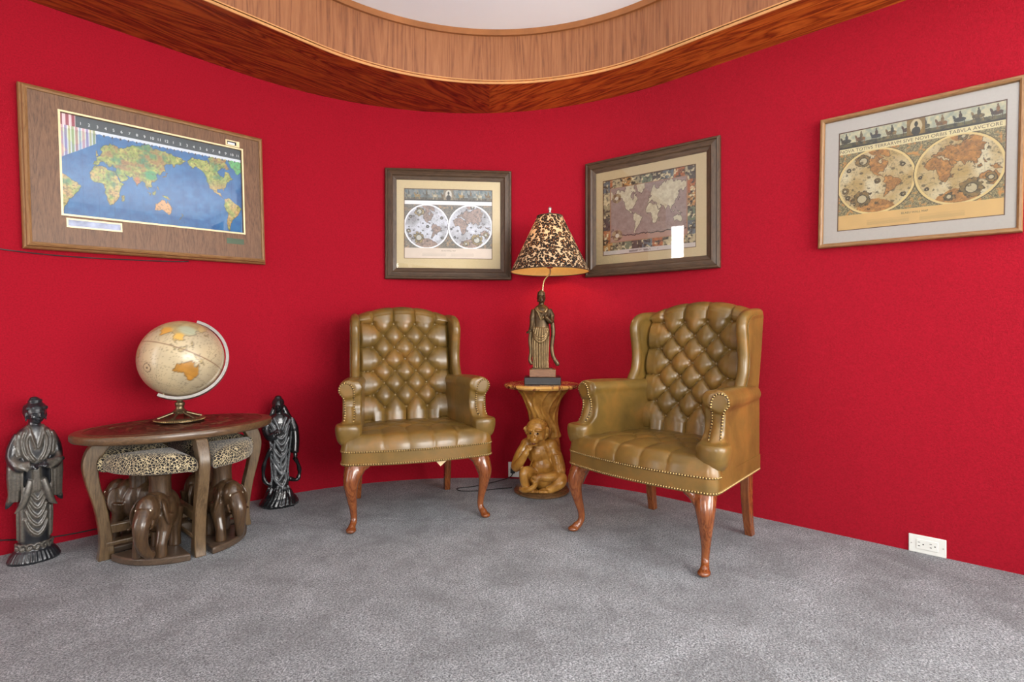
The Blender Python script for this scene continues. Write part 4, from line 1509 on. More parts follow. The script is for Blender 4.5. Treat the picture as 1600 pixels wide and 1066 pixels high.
def stool(sx, sy, label, ex, ey, face):
    t = thing('elephant_stool', label, 'stool', (TC[0], TC[1], 0), 0, 'elephant stools tucked under the oval table')
    P = [(x * sx, y * sy) for x, y in quarter(0.275, 0.292, 0.042, 0.02)]
    obj('base_board', MB().prism(P, 0.0, 0.030), M['board'], t, bevel=0.006)
    e = obj('elephant', em, None if em.materials else M['eleph'], t)
    e.location = (ex, ey, 0.0295)
    e.rotation_euler = (0, 0, face)
    e.scale = (0.88, 0.88, 1.0)
    first = not eye_me.materials
    for s in (1, -1):
        y_ = obj('eye', eye_me, M['tusk'] if not eye_me.materials else None, e)
        y_.location = (0.131, s * 0.030, 0.208)
        k = obj('tusk', tusk_me, M['eleph'] if not tusk_me.materials else None, e)
        k.location = (0.118, s * 0.036, 0.165)
        k.rotation_euler = (0, 0, s * 0.25)
    mb = MB().lathe([(0.046, 0.235), (0.042, 0.28), (0.040, 0.33), (0.044, 0.355), (0.065, 0.365), (0.085, 0.375), (0.085, 0.383)], 24)
    p = obj('pedestal', mb, M['eleph'], t, sm=40)
    p.location = (ex - 0.02 * math.cos(face), ey - 0.02 * math.sin(face), 0)
    # cushion
    Q = quarter(0.300, 0.318, 0.030, 0.03, 22)
    Q = catmull(Q, 3, closed=True)
    cxm = (sum(p[0] for p in Q) / len(Q), sum(p[1] for p in Q) / len(Q))
    mb = MB()
    rings = [(0.55, 0.382), (0.90, 0.380), (0.975, 0.386), (1.0, 0.397), (1.005, 0.410), (0.985, 0.426), (0.93, 0.440), (0.8, 0.451), (0.55, 0.459), (0.25, 0.462), (0.02, 0.463)]
    vs, fs = [], []
    n_ = len(Q)
    for r, z in rings:
        for q in Q:
            vs.append(((cxm[0] + (q[0] - cxm[0]) * r) * sx, (cxm[1] + (q[1] - cxm[1]) * r) * sy, z))
    fl_ = sx * sy < 0
    for i in range(len(rings) - 1):
        for k in range(n_):
            k2 = (k + 1) % n_
            f = (i * n_ + k, i * n_ + k2, (i + 1) * n_ + k2, (i + 1) * n_ + k)
            fs.append(f[::-1] if fl_ else f)
    fs.append(tuple(range(n_)) if fl_ else tuple(range(n_ - 1, -1, -1)))
    fs.append(tuple((len(rings) - 1) * n_ + k for k in (range(n_ - 1, -1, -1) if fl_ else range(n_))))
    obj('cushion', mb.add(vs, fs), M['print_cloth'], t, sm=60)
    return t
stool(-1, -1, 'elephant stool with print cushion, nearest the camera under the left of the oval table', -0.128, -0.150, math.radians(-130))
stool(1, -1, 'elephant stool with print cushion under the right front of the oval table', 0.135, -0.155, math.radians(-84))
stool(-1, 1, 'elephant stool in shadow behind the left front stool, by the wall', -0.145, 0.14, math.radians(135))
stool(1, 1, 'elephant stool in shadow behind the right front stool, by the wall', 0.145, 0.14, math.radians(45))

# ---- globe
GR = 0.178
GB = (0.812, 2.862)
gz = TZ + 0.047
g = thing('desk_globe', 'cream antique-style globe in a brass half meridian on the oval table', 'globe', (GB[0], GB[1], gz))
g.rotation_euler = (0, 0, HEAD - PI / 2 + math.radians(25))   # local x to the viewer's right, y away
M['brass_dk'] = plain('antique_brass', srgb(122, 108, 82), 0.34, 0.85, vary=0.12, scale=50, bump=0.1)
M['steel'] = plain('brushed_pewter', srgb(176, 172, 164), 0.3, 0.8, vary=0.05, scale=60)
GC = Vector((0.008, 0, 0.842 - gz))
nlon, nlat = 220, 120
lo = np.linspace(-180, 180, nlon + 1)[:-1]
la = np.linspace(-89.8, 89.8, nlat + 1)
LO, LA = np.meshgrid(lo, la)
idm = land_id(LO, LA, 3, 3.0)
nz = vnoise(LO / 9 + 40, LA / 9 + 40, 91, 4)
nb = vnoise(LO / 34 + 40, LA / 34 + 40, 93, 3)
rgb = mixc((196, 178, 142), (172, 158, 130), nb * 2 - 0.5)
pal = {'au': (190, 134, 54), 'eu': (188, 166, 118), 'af': (180, 158, 104), 'na': (174, 162, 118), 'sa': (180, 144, 84)}
for k, nm in enumerate(LAND):
    c_ = mixc(pal.get(nm, (186, 164, 114)), np.asarray(pal.get(nm, (186, 164, 114))) * 0.86, nz * 2 - 0.5)
    if nm == 'eu':
        c_ = mixc(c_, (206, 152, 70), np.clip(1 - ((LO - 78) / 12) ** 2 - ((LA - 20) / 12) ** 2, 0, 1) * 1.5)
        c_ = mixc(c_, (172, 176, 148), np.clip(1 - ((LO - 108) / 20) ** 2 - ((LA - 33) / 12) ** 2, 0, 1) * 1.3)
        c_ = mixc(c_, (214, 170, 84), np.clip(1 - ((LO - 102) / 9) ** 2 - ((LA - 16) / 9) ** 2, 0, 1) * 1.3)
    rgb = np.where((idm == k + 1)[..., None], c_, rgb)
rgb = np.where(edges(idm)[..., None], rgb * 0.78, rgb)
speck = (vnoise(LO * 0.9 + 90, LA * 0.9 + 90, 97, 2) > 0.72) & (idm == 0)
rgb = np.where(speck[..., None], rgb * 0.8, rgb)
gm = (np.abs(LO / 30 - np.round(LO / 30)) < 0.03) | (np.abs(LA / 30 - np.round(LA / 30)) < 0.03)
rgb = np.where(gm[..., None], rgb * 0.95, rgb)
rgb = np.where((np.abs(LA) < 0.9)[..., None], (132, 104, 78), rgb)
for (slo, sla, sr) in ((70, -38, 7), (160, 12, 2.5), (48, 4, 2.5), (88, -47, 2.0), (152, -44, 2)):
    q = np.hypot((LO - slo) * np.cos(np.radians(LA)), LA - sla)
    rgb = np.where(((q < sr) & (q > sr * 0.8))[..., None], (110, 96, 76), rgb)
    rgb = np.where((q < sr * 0.3)[..., None], (110, 96, 76), rgb)
x = np.cos(np.radians(LA)) * np.cos(np.radians(LO))
y = np.cos(np.radians(LA)) * np.sin(np.radians(LO))
z = np.sin(np.radians(LA))
co = np.stack([x.ravel(), y.ravel(), z.ravel()], 1) * GR
idx = np.arange((nlat + 1) * nlon).reshape(nlat + 1, nlon)
nx_ = np.roll(idx, -1, axis=1)
fq = np.stack([idx[:-1].ravel(), nx_[:-1].ravel(), nx_[1:].ravel(), idx[1:].ravel()], 1).tolist()
fq += [list(idx[0][::-1]), list(idx[-1])]
me = bpy.data.meshes.new('sphere')
me.from_pydata(co.tolist(), [], fq)
set_ink(me, rgb.reshape(-1, 3))
smooth(me)
n = NT('globe_gores')
at_ = n.new('ShaderNodeAttribute')
at_.attribute_name = 'ink'
n.set(at_.outputs['Color'], 0.3, coat=0.25, coat_rough=0.2)
ball = obj('ball', me, n.m, g)
ball.location = GC
# axis leans to the right; Australia faces the viewer
axis = Vector((0.36, 0.30, 0.88)).normalized()
rotq = axis.to_track_quat('Z', 'X').to_matrix()
# spin so that longitude 128 faces -y
best, bs = 0, -9
for d in range(0, 360, 2):
    m_ = rotq @ Matrix.Rotation(math.radians(d), 3, 'Z')
    p = m_ @ Vector((math.cos(math.radians(-27)) * math.cos(math.radians(126)), math.cos(math.radians(-27)) * math.sin(math.radians(126)), math.sin(math.radians(-27))))
    s_ = p.dot(Vector((0.12, -1, -0.25)).normalized())
    if s_ > bs:
        bs, best = s_, d
ball.rotation_euler = (rotq @ Matrix.Rotation(math.radians(best), 3, 'Z')).to_euler()
# half meridian from pole to pole, swinging round the right-hand side
side = (Vector((1, -0.10, -0.25)) - axis * Vector((1, -0.10, -0.25)).dot(axis)).normalized()
wdir = axis.cross(side).normalized()
mb = MB()
vs, fs = [], []
N_ = 60
for i in range(N_ + 1):
    a = lerp(-0.06, PI + 0.10, i / N_)
    d = axis * math.cos(a) + side * math.sin(a)
    for r, w in ((GR + 0.006, -0.013), (GR + 0.019, -0.013), (GR + 0.019, 0.013), (GR + 0.006, 0.013)):
        vs.append(GC + d * r + wdir * w)
for i in range(N_):
    for k in range(4):
        k2 = (k + 1) % 4
        fs.append((i * 4 + k, i * 4 + k2, (i + 1) * 4 + k2, (i + 1) * 4 + k))
fs += [(3, 2, 1, 0), (N_ * 4, N_ * 4 + 1, N_ * 4 + 2, N_ * 4 + 3)]
obj('meridian_arc', mb.add(vs, fs), M['steel'], g, sm=40)
for s in (1, -1):
    obj('pivot', MB().tube([GC + axis * s * (GR - 0.002), GC + axis * s * (GR + 0.02)], 0.005, 10), M['brass_dk'], g, sm=40)
bot = GC.z - GR - 0.012
mb = MB().lathe([(0.006, 0.030), (0.026, 0.034), (0.030, 0.045), (0.020, 0.055), (0.016, 0.066), (0.021, 0.075), (0.021, 0.085), (0.013, 0.092), (0.012, 0.10), (0.017, 0.108), (0.016, bot - 0.002), (0.006, bot + 0.004)], 24)
obj('stem', mb, M['brass_dk'], g, sm=50)
mb = MB().lathe([(0.0, 0.0), (0.098, 0.0), (0.104, 0.004), (0.104, 0.011), (0.099, 0.016), (0.088, 0.018), (0.080, 0.014), (0.0, 0.013)], 48)
obj('foot_ring', mb, M['brass_dk'], g, sm=40)
for k in range(6):
    a = 2 * PI * k / 6 + 0.3
    d = Vector((math.cos(a), math.sin(a), 0))
    mb = MB().tube(catmull([d * 0.014 + Vector((0, 0, 0.042)), d * 0.045 + Vector((0, 0, 0.032)), d * 0.072 + Vector((0, 0, 0.022)), d * 0.090 + Vector((0, 0, 0.017))], 4), 0.0065, 8)
    obj('spoke', mb, M['brass_dk'], g, sm=60)
pts = [(0.1035 * math.cos(a), 0.1035 * math.sin(a), 0.0085) for a in np.linspace(0, 2 * PI, 72, endpoint=False)]
obj('beading', nails([Vector(p) for p in pts], [Vector((p[0], p[1], 0)) for p in pts], 0.0036), M['brass'], g, sm=60, kind='stuff')
# ================================================================== robed figures
def ridge_attr(me, curves, rad, name='ridge'):
    pts = []
    for c_ in curves:
        for a_, b_ in zip(c_[:-1], c_[1:]):
            for k in range(4):
                pts.append(tuple(lerp(a_[j], b_[j], k / 4) for j in range(3)))
    kd = KDTree(len(pts))
    for i, p in enumerate(pts):
        kd.insert(Vector(p), i)
    kd.balance()
    val = np.zeros(len(me.vertices), np.float32)
    for i, v_ in enumerate(me.vertices):
        d = kd.find(v_.co)[2]
        val[i] = max(0.0, 1.0 - d / rad)
    at_ = me.attributes.new(name, 'FLOAT', 'POINT')
    at_.data.foreach_set('value', val)

def glazed(name, dark, mid, ridge, rough, metal, coat, amt=0.8, seed=1.0):
    n = NT(name)
    v = n.coords()
    a = n.noise(v, 26, 4, 0.65, 0.5)
    b = n.noise(n.coords(loc=(seed, 0, 0)), 110, 3, 0.6)
    at_ = n.new('ShaderNodeAttribute')
    at_.attribute_name = 'ridge'
    base = n.ramp(a, [(0.35, dark), (0.68, mid)])
    f = n.math('MULTIPLY', at_.outputs['Fac'], n.math('MULTIPLY', b, 1.9 * amt))
    n.set(n.mix(f, base, ridge), rough, metal, coat=coat, coat_rough=0.15)
    n.bump(b, 0.25, 0.0015)
    return n.m

class Robe:
    """body of a standing robed figure as stacked ellipses: rows (z, cx, cy, rx, ry)"""
    def __init__(s, rows):
        s.R = np.array(rows, float)
    def at(s, z):
        return [float(np.interp(z, s.R[:, 0], s.R[:, k])) for k in range(1, 5)]
    def pt(s, a, z, out=0.0):
        """a: degrees, 0 = front (-y), + = viewer's right"""
        cx_, cy_, rx, ry = s.at(z)
        t = math.radians(a)
        return (cx_ + (rx + out) * math.sin(t), cy_ - (ry + out) * math.cos(t), z)
    def body(s, mb, seg=40, n_=70):
        z0, z1 = s.R[0, 0], s.R[-1, 0]
        vs, fs = [], []
        for i in range(n_ + 1):
            z = lerp(z0, z1, i / n_)
            for k in range(seg):
                vs.append(s.pt(360 * k / seg, z))
        for i in range(n_):
            for k in range(seg):
                k2 = (k + 1) % seg
                fs.append((i * seg + k, i * seg + k2, (i + 1) * seg + k2, (i + 1) * seg + k))
        fs += [tuple(range(seg - 1, -1, -1)), tuple(n_ * seg + k for k in range(seg))]
        mb.add(vs, fs)
    def fold(s, pts, n_=6, out=0.0):
        return [s.pt(a, z, out) for a, z in catmull(pts, n_)]

def head(mb, c, r, look=0.0, scale=(1, 1, 1)):
    """head with brow, nose, lips, chin, ears; faces -y turned by look (radians about z)"""
    m = Matrix.Translation(c) @ Matrix.Rotation(look, 4, 'Z')
    def e(p, q, rot=(0, 0, 0)):
        mb.ell((p[0] * r, p[1] * r, p[2] * r), (q[0] * r, q[1] * r, q[2] * r), rot, mat=m, seg=16, rings=10)
    e((0, 0.05, 0.12), (0.80, 0.92, 0.95))
    e((0, -0.12, -0.25), (0.66, 0.72, 0.78))
    e((0, -0.52, -0.78), (0.26, 0.24, 0.20))        # chin
    e((0, -0.90, -0.10), (0.10, 0.14, 0.26), (0.25, 0, 0))   # nose
    e((0, -0.98, -0.27), (0.15, 0.12, 0.10))
    e((0.30, -0.76, 0.13), (0.24, 0.10, 0.055), (0, 0.15, 0.3))    # brows
    e((-0.30, -0.76, 0.13), (0.24, 0.10, 0.055), (0, -0.15, -0.3))
    e((0.30, -0.70, -0.06), (0.17, 0.10, 0.075))    # eyelids
    e((-0.30, -0.70, -0.06), (0.17, 0.10, 0.075))
    e((0, -0.80, -0.50), (0.21, 0.12, 0.065))       # lips
    e((0, -0.78, -0.60), (0.16, 0.11, 0.06))
    e((0.40, -0.55, -0.32), (0.22, 0.2, 0.24))      # cheeks
    e((-0.40, -0.55, -0.32), (0.22, 0.2, 0.24))
    for s in (1, -1):
        e((s * 0.80, 0.02, -0.20), (0.12, 0.2, 0.36))
        e((s * 0.80, -0.02, -0.58), (0.09, 0.12, 0.18))

def hand(mb, wrist, dirv, palm_n, size, curl=0.6):
    """palm, four separate fingers and a thumb; dirv: towards the fingertips, palm_n: out of the back of the hand"""
    d = Vector(dirv).normalized()
    nrm = Vector(palm_n)
    nrm = (nrm - d * nrm.dot(d)).normalized()
    w = d.cross(nrm)
    W_ = Vector(wrist)
    mb.tube([W_ - d * size * 0.2, W_ + d * size * 0.2, W_ + d * size * 0.5], [size * 0.17, size * 0.22, size * 0.22], 10)
    for k, (off, ln) in enumerate(((-0.24, 0.42), (-0.08, 0.50), (0.08, 0.47), (0.22, 0.38))):
        p0 = W_ + d * size * 0.42 + w * off * size
        p1 = p0 + d * ln * size * 0.5 - nrm * size * 0.05 * curl
        p2 = p1 + (d * (1 - curl * 0.7) - nrm * curl) * ln * size * 0.5
        mb.tube([p0, p1, p2], [size * 0.085, size * 0.075, size * 0.055], 8)
    t0 = W_ + d * size * 0.15 - w * size * 0.2
    mb.tube([t0, t0 + (d * 0.6 - w * 0.6) * size * 0.3, t0 + (d - w * 0.45 - nrm * 0.3) * size * 0.46], [size * 0.10, size * 0.085, size * 0.06], 8)

# ---- robed standing figure, dark glazed, far left
def statue_robed():
    rb = Robe([(0.075, 0, 0.0, 0.074, 0.055), (0.12, 0, 0, 0.078, 0.056), (0.20, 0.0, 0, 0.080, 0.054), (0.28, 0.0, 0, 0.078, 0.052), (0.34, 0, 0, 0.078, 0.052),
               (0.42, 0, 0, 0.082, 0.055), (0.50, 0, 0, 0.090, 0.056), (0.545, 0, 0, 0.090, 0.052), (0.575, 0, 0, 0.076, 0.046), (0.592, 0, 0, 0.05, 0.04), (0.602, 0, 0, 0.030, 0.03)])
    mb = MB()
    rb.body(mb)
    mb.tube([(0, 0, 0.58), (0, -0.004, 0.625)], [0.032, 0.028], 12)
    hd = MB()
    hc = (0.004, -0.008, 0.650)
    head(hd, hc, 0.045, 0.12)
    # hair cap with scalloped fringe and top knot
    hd.ell((0.004, 0.008, 0.668), (0.041, 0.046, 0.036))
    for a in (-60, -30, 0, 30, 60):
        t = math.radians(a) + 0.12
        hd.ell((0.004 + 0.035 * math.sin(t), 0.002 - 0.037 * math.cos(t), 0.673), (0.011, 0.007, 0.010))
    for s in (1, -1):
        hd.ell((0.004 + s * 0.034, 0.014, 0.662), (0.009, 0.02, 0.026))
    hd.ell((0.004, 0.004, 0.705), (0.024, 0.024, 0.014))
    hd.tube([(0.004 + 0.019 * math.cos(a), 0.004 + 0.019 * math.sin(a), 0.704) for a in np.linspace(0, 2 * PI, 14, endpoint=False)], 0.008, 8, closed=True)
    hd.ell((0.0, 0.004, 0.715), (0.017, 0.017, 0.009))
    # upper arms, forearms meeting before the waist, wide hanging sleeves
    for s in (1, -1):
        mb.tube(catmull([(s * 0.070, 0, 0.555), (s * 0.096, -0.002, 0.51), (s * 0.104, -0.012, 0.46), (s * 0.085, -0.050, 0.43), (s * 0.035, -0.074, 0.43)], 5), [0.026] * 6 + [0.028] * 6 + [0.027] * 5 + [0.022] * 4, 14)
        # sleeve bag
        mb.tube(catmull([(s * 0.092, -0.022, 0.46), (s * 0.094, -0.024, 0.38), (s * 0.092, -0.022, 0.31), (s * 0.095, -0.02, 0.275)], 5), [0.036, 0.037, 0.038, 0.038, 0.038, 0.038, 0.037, 0.036, 0.035, 0.034, 0.033, 0.032, 0.031, 0.03, 0.028, 0.02], 14, flat=((0, 1, 0), 0.7))
        mb.tube([(s * 0.10, -0.018, 0.30), (s * 0.122, -0.014, 0.262), (s * 0.132, -0.012, 0.246)], [0.026, 0.014, 0.004], 10, flat=((0, 1, 0), 0.5))
    hand(mb, (0.045, -0.078, 0.432), (-1, -0.25, 0.05), (0, -0.4, 1), 0.055, 0.5)
    hand(mb, (-0.045, -0.078, 0.424), (1, -0.3, 0.0), (0, -0.6, 0.8), 0.055, 0.5)
    mb.ell((0.098, -0.06, 0.436), (0.020, 0.018, 0.018))
    mb.tube([(0.075, -0.07, 0.43), (0.125, -0.055, 0.442)], [0.012, 0.010], 10)
    # apron of the outer robe: two falling points
    C0 = []
    for s, zb in ((-1, 0.225), (1, 0.235)):
        mb.tube(catmull([(s * 0.03, -0.052, 0.36), (s * 0.05, -0.058, 0.30), (s * 0.068, -0.052, 0.26), (s * 0.10, -0.04, zb)], 5), [0.018] * 6 + [0.018] * 5 + [0.014, 0.011, 0.008, 0.005, 0.003], 10, flat=((0, 1, 0), 0.40))
        C0.append(catmull([(s * 0.03, -0.060, 0.36), (s * 0.05, -0.066, 0.30), (s * 0.068, -0.060, 0.26), (s * 0.10, -0.046, zb)], 5))
    # folds
    C = []
    for s in (1, -1):
        C.append(([rb.pt(s * 4, 0.50), rb.pt(s * 14, 0.545, 0.004), rb.pt(s * 30, 0.585, 0.004), rb.pt(s * 70, 0.596, 0.0)], 0.006))
        C.append((rb.fold([(s * 22, 0.575), (s * 30, 0.53), (s * 24, 0.48), (s * 8, 0.445)], out=0.003), 0.006))
        C.append((rb.fold([(s * 42, 0.575), (s * 46, 0.53), (s * 40, 0.48), (s * 24, 0.45)], out=0.004), 0.006))
        C.append((rb.fold([(s * 62, 0.565), (s * 64, 0.52), (s * 60, 0.47)], out=0.004), 0.006))
        for j in range(4):
            x = s * (0.066 + 0.017 * j)
            C.append((catmull([(x, -0.052 + 0.004 * j, 0.42), (x + s * 0.002, -0.055 + 0.006 * j, 0.35), (x + s * 0.004, -0.050 + 0.008 * j, 0.275)], 6), 0.0055))
        for j in range(5):
            C.append((catmull([(s * 0.10, -0.02 - 0.008 * j, 0.47 - 0.004 * j), (s * 0.092, -0.06 - 0.004 * j, 0.445 - 0.003 * j), (s * 0.05, -0.085, 0.44 - 0.008 * j)], 5), 0.0045))
    for j in range(5):
        zc = 0.30 - 0.038 * j
        w = 30 + 3 * j
        C.append((rb.fold([(-w, zc + 0.045), (-w * 0.6, zc), (0, zc - 0.028), (w * 0.55, zc - 0.008), (w * 0.9, zc + 0.03)], out=0.003), 0.0055))
    for a in (-78, -56, 56, 78):
        C.append((rb.fold([(a, 0.235), (a * 0.98, 0.17), (a * 1.02, 0.10)], out=0.003), 0.006))
    for j in range(3):
        C.append((rb.fold([(-12 + 8 * j, 0.41), (-10 + 8 * j, 0.36), (-14 + 10 * j, 0.31)], out=0.003), 0.005))
    for c_, r in C:
        mb.tube(c_, r, 8)
    C += [(c_, 0.006) for c_ in C0]
    K = 0.76
    mb.v = [(p[0] * K, p[1] * 0.9, p[2]) for p in mb.v]
    mb.add(hd.v, hd.f)
    me = sculpt(mb, 0.0031, 2, name='figure')
    ridge_attr(me, [[(p[0] * K, p[1] * 0.9, p[2]) for p in c_] for c_, r in C], 0.016)
    return me
M['glaze_grey'] = glazed('smoky_glaze', srgb(16, 19, 24), srgb(40, 42, 46), srgb(104, 98, 88), 0.3, 0.0, 0.35, 1.0)
M['glaze_black'] = glazed('black_lacquer', srgb(14, 16, 18), srgb(34, 36, 38), srgb(164, 170, 174), 0.24, 0.0, 0.4, 0.95, 4.0)
s1 = thing('robed_statue', 'smoky grey robed statue with topknot and joined hands, standing far left of oval table', 'statue', (0.318, 3.055, 0), math.radians(6))
s1.scale = (0.93, 0.95, 0.955)
obj('figure', statue_robed(), M['glaze_grey'], s1)
mb = MB()
# wave and lotus plinth
mb.lathe([(0.0, 0.0), (0.118, 0.0), (0.116, 0.012), (0.100, 0.03), (0.092, 0.045), (0.080, 0.055), (0.078, 0.085), (0.0, 0.09)], 48, Matrix.Diagonal((1.0, 0.72, 1, 1)))
for k in range(34):
    a = 2 * PI * k / 34
    mb.tube([(0.088 * math.cos(a), 0.063 * math.sin(a), 0.046), (0.102 * math.cos(a), 0.073 * math.sin(a), 0.028), (0.116 * math.cos(a), 0.083 * math.sin(a), 0.006)], [0.005, 0.0065, 0.0065], 6)
wv = []
for k in range(9):
    a = -PI / 2 + (k - 4) * 0.42
    c0 = Vector((0.082 * math.cos(a), 0.060 * math.sin(a), 0.066))
    tg = Vector((-math.sin(a), 0.75 * math.cos(a), 0)).normalized()
    sp = [c0 + (tg * math.cos(q) + Vector((0, 0, 1)) * math.sin(q)) * (0.020 - 0.0026 * q) for q in np.linspace(0, 6.5, 20)]
    mb.tube(sp, 0.0038, 6)
    wv.append(sp)
mb.v = [(p[0] * 0.80, p[1] * 0.9, p[2]) for p in mb.v]
me = sculpt(mb, 0.0032, 1, name='plinth')
ridge_attr(me, [[(p[0] * 0.8, p[1] * 0.9, p[2]) for p in c_] for c_ in wv], 0.008)
obj('plinth', me, M['glaze_grey'], s1)

# ---- flowing dark figure right of the table
def statue_flow():
    rb = Robe([(0.06, 0.0, 0, 0.05, 0.042), (0.12, 0.002, 0, 0.052, 0.042), (0.20, 0.0, 0, 0.046, 0.038), (0.28, 0.002, 0, 0.052, 0.042), (0.36, 0.004, 0, 0.060, 0.046),
               (0.43, 0.002, 0, 0.066, 0.048), (0.475, 0.0, 0, 0.068, 0.046), (0.505, 0.0, 0, 0.052, 0.04), (0.522, 0, 0, 0.030, 0.03)])
    mb = MB()
    rb.body(mb)
    mb.tube([(0, 0, 0.51), (-0.004, -0.004, 0.55)], [0.026, 0.022], 12)
    head(mb, (-0.008, -0.012, 0.572), 0.034, -0.15)
    mb.ell((-0.006, 0.004, 0.584), (0.035, 0.036, 0.034))
    mb.ell((-0.006, 0.006, 0.614), (0.020, 0.020, 0.014))
    # veil falling from the head down the right side
    mb.tube(catmull([(0.0, 0.024, 0.595), (0.022, 0.034, 0.56), (0.048, 0.028, 0.505), (0.078, 0.012, 0.44), (0.088, 0.004, 0.36), (0.086, 0.0, 0.29)], 5), [0.016] * 6 + [0.020] * 10 + [0.024] * 10, 12)
    mb.tube(catmull([(-0.01, 0.024, 0.595), (-0.024, 0.032, 0.555), (-0.045, 0.025, 0.50)], 5), [0.014] * 11, 12)
    # arms
    mb.tube(catmull([(0.058, 0, 0.485), (0.082, -0.006, 0.43), (0.086, -0.02, 0.36), (0.080, -0.03, 0.30)], 5), [0.026] * 6 + [0.024] * 10, 12)
    hand(mb, (0.082, -0.034, 0.30), (0.1, -0.1, -1), (1, -0.2, 0), 0.055, 0.4)
    mb.tube(catmull([(-0.056, 0, 0.485), (-0.074, -0.012, 0.44), (-0.060, -0.045, 0.40), (-0.030, -0.056, 0.41)], 5), [0.026] * 6 + [0.023] * 10, 12)
    hand(mb, (-0.035, -0.058, 0.41), (1, -0.2, 0.5), (0, -1, 0.3), 0.05, 0.5)
    # looping scarves either side, joined to the base
    R1 = catmull([(0.080, -0.02, 0.27), (0.104, -0.014, 0.22), (0.112, -0.006, 0.17), (0.096, -0.01, 0.135), (0.050, -0.02, 0.15)], 6)
    R2 = catmull([(-0.050, -0.02, 0.33), (-0.076, -0.016, 0.27), (-0.088, -0.01, 0.21), (-0.080, -0.008, 0.15), (-0.045, -0.02, 0.12)], 6)
    mb.tube(R1, [0.012 + 0.0018 * math.sin(i * 0.9) for i in range(len(R1))], 10)
    mb.tube(R2, [0.012 + 0.0018 * math.sin(i * 0.8) for i in range(len(R2))], 10)
    # rocky, wavy base
    mb.ell((0.0, 0.0, 0.05), (0.072, 0.055, 0.075))
    vs_ = [(-0.095, -0.03), (-0.06, -0.075), (0.0, -0.085), (0.07, -0.07), (0.105, -0.02), (0.09, 0.045), (0.02, 0.07), (-0.07, 0.05)]
    mb.prism(vs_, 0.0, 0.014)
    rg = random.Random(3)
    C = [R1, R2]
    for k in range(26):
        a = 2 * PI * k / 26
        z1 = rg.uniform(0.07, 0.125)
        c_ = catmull([(0.10 * math.cos(a), 0.074 * math.sin(a), 0.008), (0.078 * math.cos(a + 0.15), 0.058 * math.sin(a + 0.15), 0.045), (0.055 * math.cos(a + 0.35), 0.046 * math.sin(a + 0.35), z1)], 5)
        mb.tube(c_, [0.014] * 5 + [0.011] * 4 + [0.006] * 2, 8)
        C.append(c_)
    # folds
    F = []
    rf = random.Random(11)
    for j in range(9):
        zc = 0.41 - 0.034 * j
        w = 52 + rf.uniform(-12, 10)
        sh_ = rf.uniform(-14, 14)
        F.append(rb.fold([(-w, zc + 0.055 + rf.uniform(-0.01, 0.015)), (-w * 0.45 + sh_, zc + rf.uniform(-0.006, 0.006)), (sh_, zc - 0.024), (w * 0.5 + sh_ * 0.6, zc + rf.uniform(-0.004, 0.012)), (w * rf.uniform(0.6, 1.1), zc + 0.045)], out=0.003))
    for j in range(8):
        a0 = rf.uniform(-80, 80)
        z0_ = rf.uniform(0.16, 0.34)
        F.append(rb.fold([(a0, z0_ + 0.06), (a0 + rf.uniform(-14, 14), z0_), (a0 + rf.uniform(-20, 20), z0_ - 0.06)], out=0.003))
    for s in (1, -1):
        F.append(rb.fold([(s * 8, 0.44), (s * 20, 0.48), (s * 40, 0.505)], out=0.004))
        F.append(rb.fold([(s * 20, 0.42), (s * 36, 0.465), (s * 60, 0.49)], out=0.004))
        F.append(rb.fold([(s * 70, 0.42), (s * 62, 0.33), (s * 70, 0.24), (s * 60, 0.15)], out=0.003))
    for j in range(5):
        F.append(catmull([(0.066 + 0.007 * j, -0.02 + 0.007 * j, 0.50 - 0.01 * j), (0.088 + 0.004 * j, -0.024 + 0.01 * j, 0.42), (0.086 + 0.005 * j, -0.024 + 0.012 * j, 0.30)], 6))
    for c_ in F:
        mb.tube(c_, 0.005, 8)
    me = sculpt(mb, 0.0033, 2, name='figure')
    ridge_attr(me, C + F, 0.0075)
    return me
s2 = tag(obj('flowing_statue', statue_flow(), M['glaze_black']), 'black lacquered statue in flowing veil on rocky base, right end of the oval table', 'statue')
s2.scale = (0.95, 0.95, 0.98)
s2.location = (1.352, 3.02, 0)
s2.rotation_euler = (0, 0, math.radians(-16))
# ================================================================== monkey table and lamp
MT = (2.551, 2.101)
MR = math.radians(-50.5)
n = NT('honey_glazed_wood')
v = n.coords()
a = n.noise(v, 14, 4, 0.6, 0.6)
b = n.noise(n.coords((3, 3, 0.8)), 40, 4, 0.6)
c = n.ramp(a, [(0.3, srgb(140, 92, 32)), (0.52, srgb(192, 138, 60)), (0.74, srgb(224, 174, 92))])
c = n.mix(n.math('MULTIPLY', b, 0.35), c, srgb(128, 82, 30))
n.set(c, 0.28, coat=0.4, coat_rough=0.15)
n.bump(b, 0.15, 0.001)
M['honey'] = n.m
M['basew'] = wood('turned_base_wood', srgb(66, 44, 24), srgb(104, 74, 44), srgb(132, 98, 62), (4, 4, 4), (0, 0, 0), 0.32, 0.3, 1.2, figure=0.5)
n = NT('painted_table_top')
v = n.coords()
a = n.noise(v, 9, 3, 0.6, 1.0)
b = n.noise(v, 30, 3, 0.6, 1.0)
c = n.ramp(a, [(0.40, srgb(196, 146, 72)), (0.5, srgb(206, 158, 84)), (0.56, srgb(122, 62, 36)), (0.63, srgb(92, 60, 40)), (0.70, srgb(196, 150, 80))])
n.set(c, 0.25, coat=0.4)
M['mtop'] = n.m
M['eyeblack'] = plain('dark_eye', srgb(30, 18, 10), 0.2)
M['mouth'] = plain('dark_mouth', srgb(96, 34, 24), 0.4)

